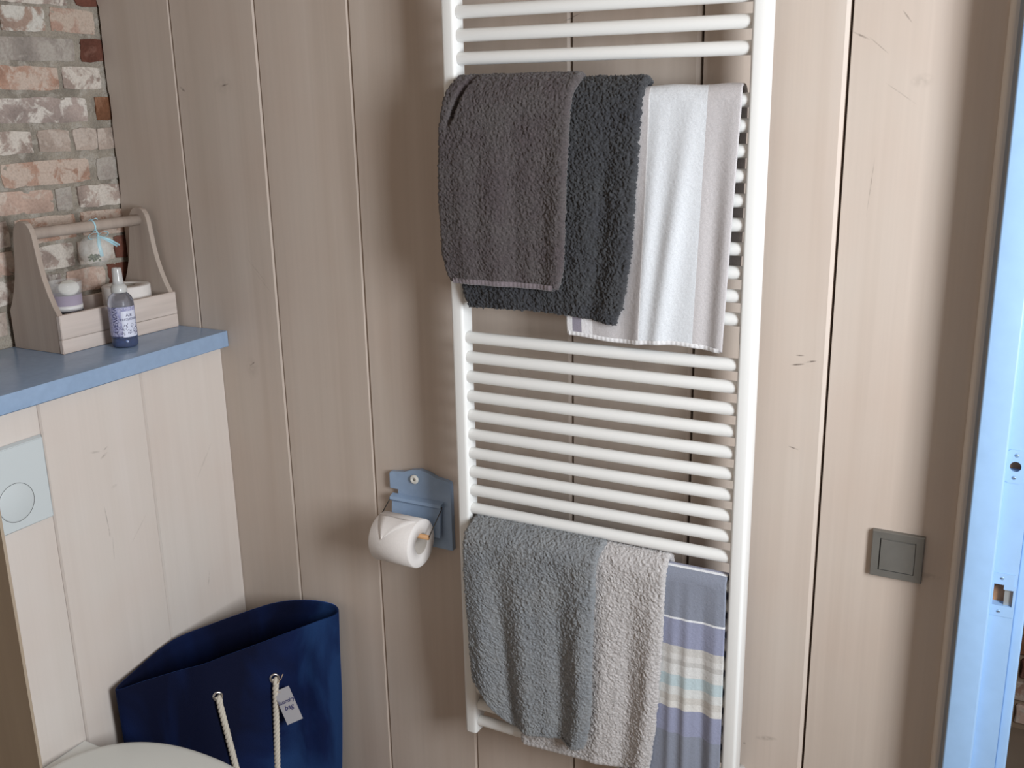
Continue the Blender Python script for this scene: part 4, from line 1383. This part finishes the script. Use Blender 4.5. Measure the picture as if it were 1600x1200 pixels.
# places along the bag front, measured as (outline step, height fraction)
G = [find(339, 1088), find(428, 1060)]
ends = []
for gi, (i, q) in enumerate(G):
    p, n_ = surf(i, q)
    t1 = n_.cross(Vector((0, 0, 1))).normalized(); t2 = n_.cross(t1)
    me = lathe([(0.0070, 0.0), (0.0070, 0.0026), (0.0084, 0.0040), (0.0104, 0.0032), (0.0118, 0.0004), (0.0118, -0.0008), (0.0070, -0.0008)], (0, 0, 0), 'z', 32, True)
    M = Matrix((t1, t2, n_)).transposed().to_4x4(); M.translation = p + n_ * 0.001
    me.transform(M)
    link('grommet', me, M_chrome, lb)
    ends.append((p, n_))
lens = []
for gi, (p, n_) in enumerate(ends):
    p0 = p - n_ * 0.010
    path = [p0, p + n_ * 0.004, p + n_ * 0.010 + Vector((0.002, 0, -0.008))]
    drift = Vector((0.034, 0.010, 0)) if gi == 0 else Vector((-0.007, -0.020, 0))
    for k in range(1, 30):
        f = k / 29
        path.append(p + n_ * (0.011 + 0.020 * f) + drift * f + Vector((0, 0, -0.008 - 0.26 * f)))
    # three twisted strands
    cen_ = catmull([tuple(x) for x in path], 4)[4:-8]
    s_acc = 0
    hv, hf = [], []
    for st in range(3):
        pts = []
        s_acc = 0
        for k in range(len(cen_)):
            c0 = Vector(cen_[k])
            if k: s_acc += (c0 - Vector(cen_[k - 1])).length
            tg = (Vector(cen_[min(k + 1, len(cen_) - 1)]) - Vector(cen_[max(k - 1, 0)])).normalized()
            a1 = tg.orthogonal().normalized() if k == 0 else (a1 - tg * a1.dot(tg)).normalized()
            a2 = tg.cross(a1)
            an = s_acc / 0.030 * 2 * math.pi + st * 2 * math.pi / 3
            pts.append(c0 + (a1 * math.cos(an) + a2 * math.sin(an)) * 0.0034)
        tm = tube(pts, 0.0038, 8)
        base_ = len(hv); hv += [tuple(v.co) for v in tm.vertices]; hf += [tuple(base_ + i for i in pl.vertices) for pl in tm.polygons]
        bpy.data.meshes.remove(tm)
    o = link('rope_handle', mesh(hv, hf, True), rope_m, lb)
    lens.append(cen_)
# paper tag tied with thin string to the right-hand rope
p, n_ = ends[1]
tgp = p + n_ * 0.016 + Vector((0.008, 0.006, -0.022))
ax = Vector((0.62, 0.50, 0.0)).normalized()
right_ = (Vector((r2)) * 1.0)
dn = (right_ * 0.40 - Vector(u2) * 0.92).normalized()
rt = (right_ * 0.92 + Vector(u2) * 0.40).normalized()
dn = (dn + n_ * 0.10).normalized()
nn_ = rt.cross(dn).normalized()
if nn_.dot(Vector(CAM) - tgp) < 0: nn_ = -nn_
TW, TH = 0.036, 0.076


def tg(a, b_, h=0.0):
    return tgp + rt * a + dn * b_ + nn_ * h


hx, hy, hr = -0.004, 0.006, 0.0014
pts2 = [(-TW / 2, 0), (TW / 2, 0), (TW / 2, TH), (-TW / 2, TH)]
bm = bmesh.new()
fr_ = [bm.verts.new(tg(a, b_, 0.0004)) for a, b_ in pts2]; bk_ = [bm.verts.new(tg(a, b_, -0.0004)) for a, b_ in pts2]
bm.faces.new(fr_); bm.faces.new(bk_[::-1])
for i in range(4):
    j = (i + 1) % 4; bm.faces.new((fr_[i], fr_[j], bk_[j], bk_[i]))
tgo = link('paper_tag', bm_mesh(bm), plain('grey_card', (0.36, 0.35, 0.37), 0.8), lb)
for (txt, sz, a0, b0) in (('laundry', 0.0125, 0.0, 0.028), ('bag', 0.0150, 0.0, 0.042)):
    link('tag_lettering', text_mesh(txt, sz, lambda a, b_, a0=a0, b0=b0: tg(a0 + a, b0 - b_, 0.0009), shear=0.25, offset=0.0002), ink, tgo)
link('tag_string', tube([tg(hx, hy, 0.0012), tg(-0.010, 0.001, 0.002), tgp + Vector((-0.012, -0.006, 0.006)), p + n_ * 0.018 + Vector((0.010, 0.006, 0.004)), p + n_ * 0.017 + Vector((0.013, 0.01, 0.014))], 0.0008, 6),
     plain('jute_string', (0.50, 0.36, 0.24), 0.9), tgo)
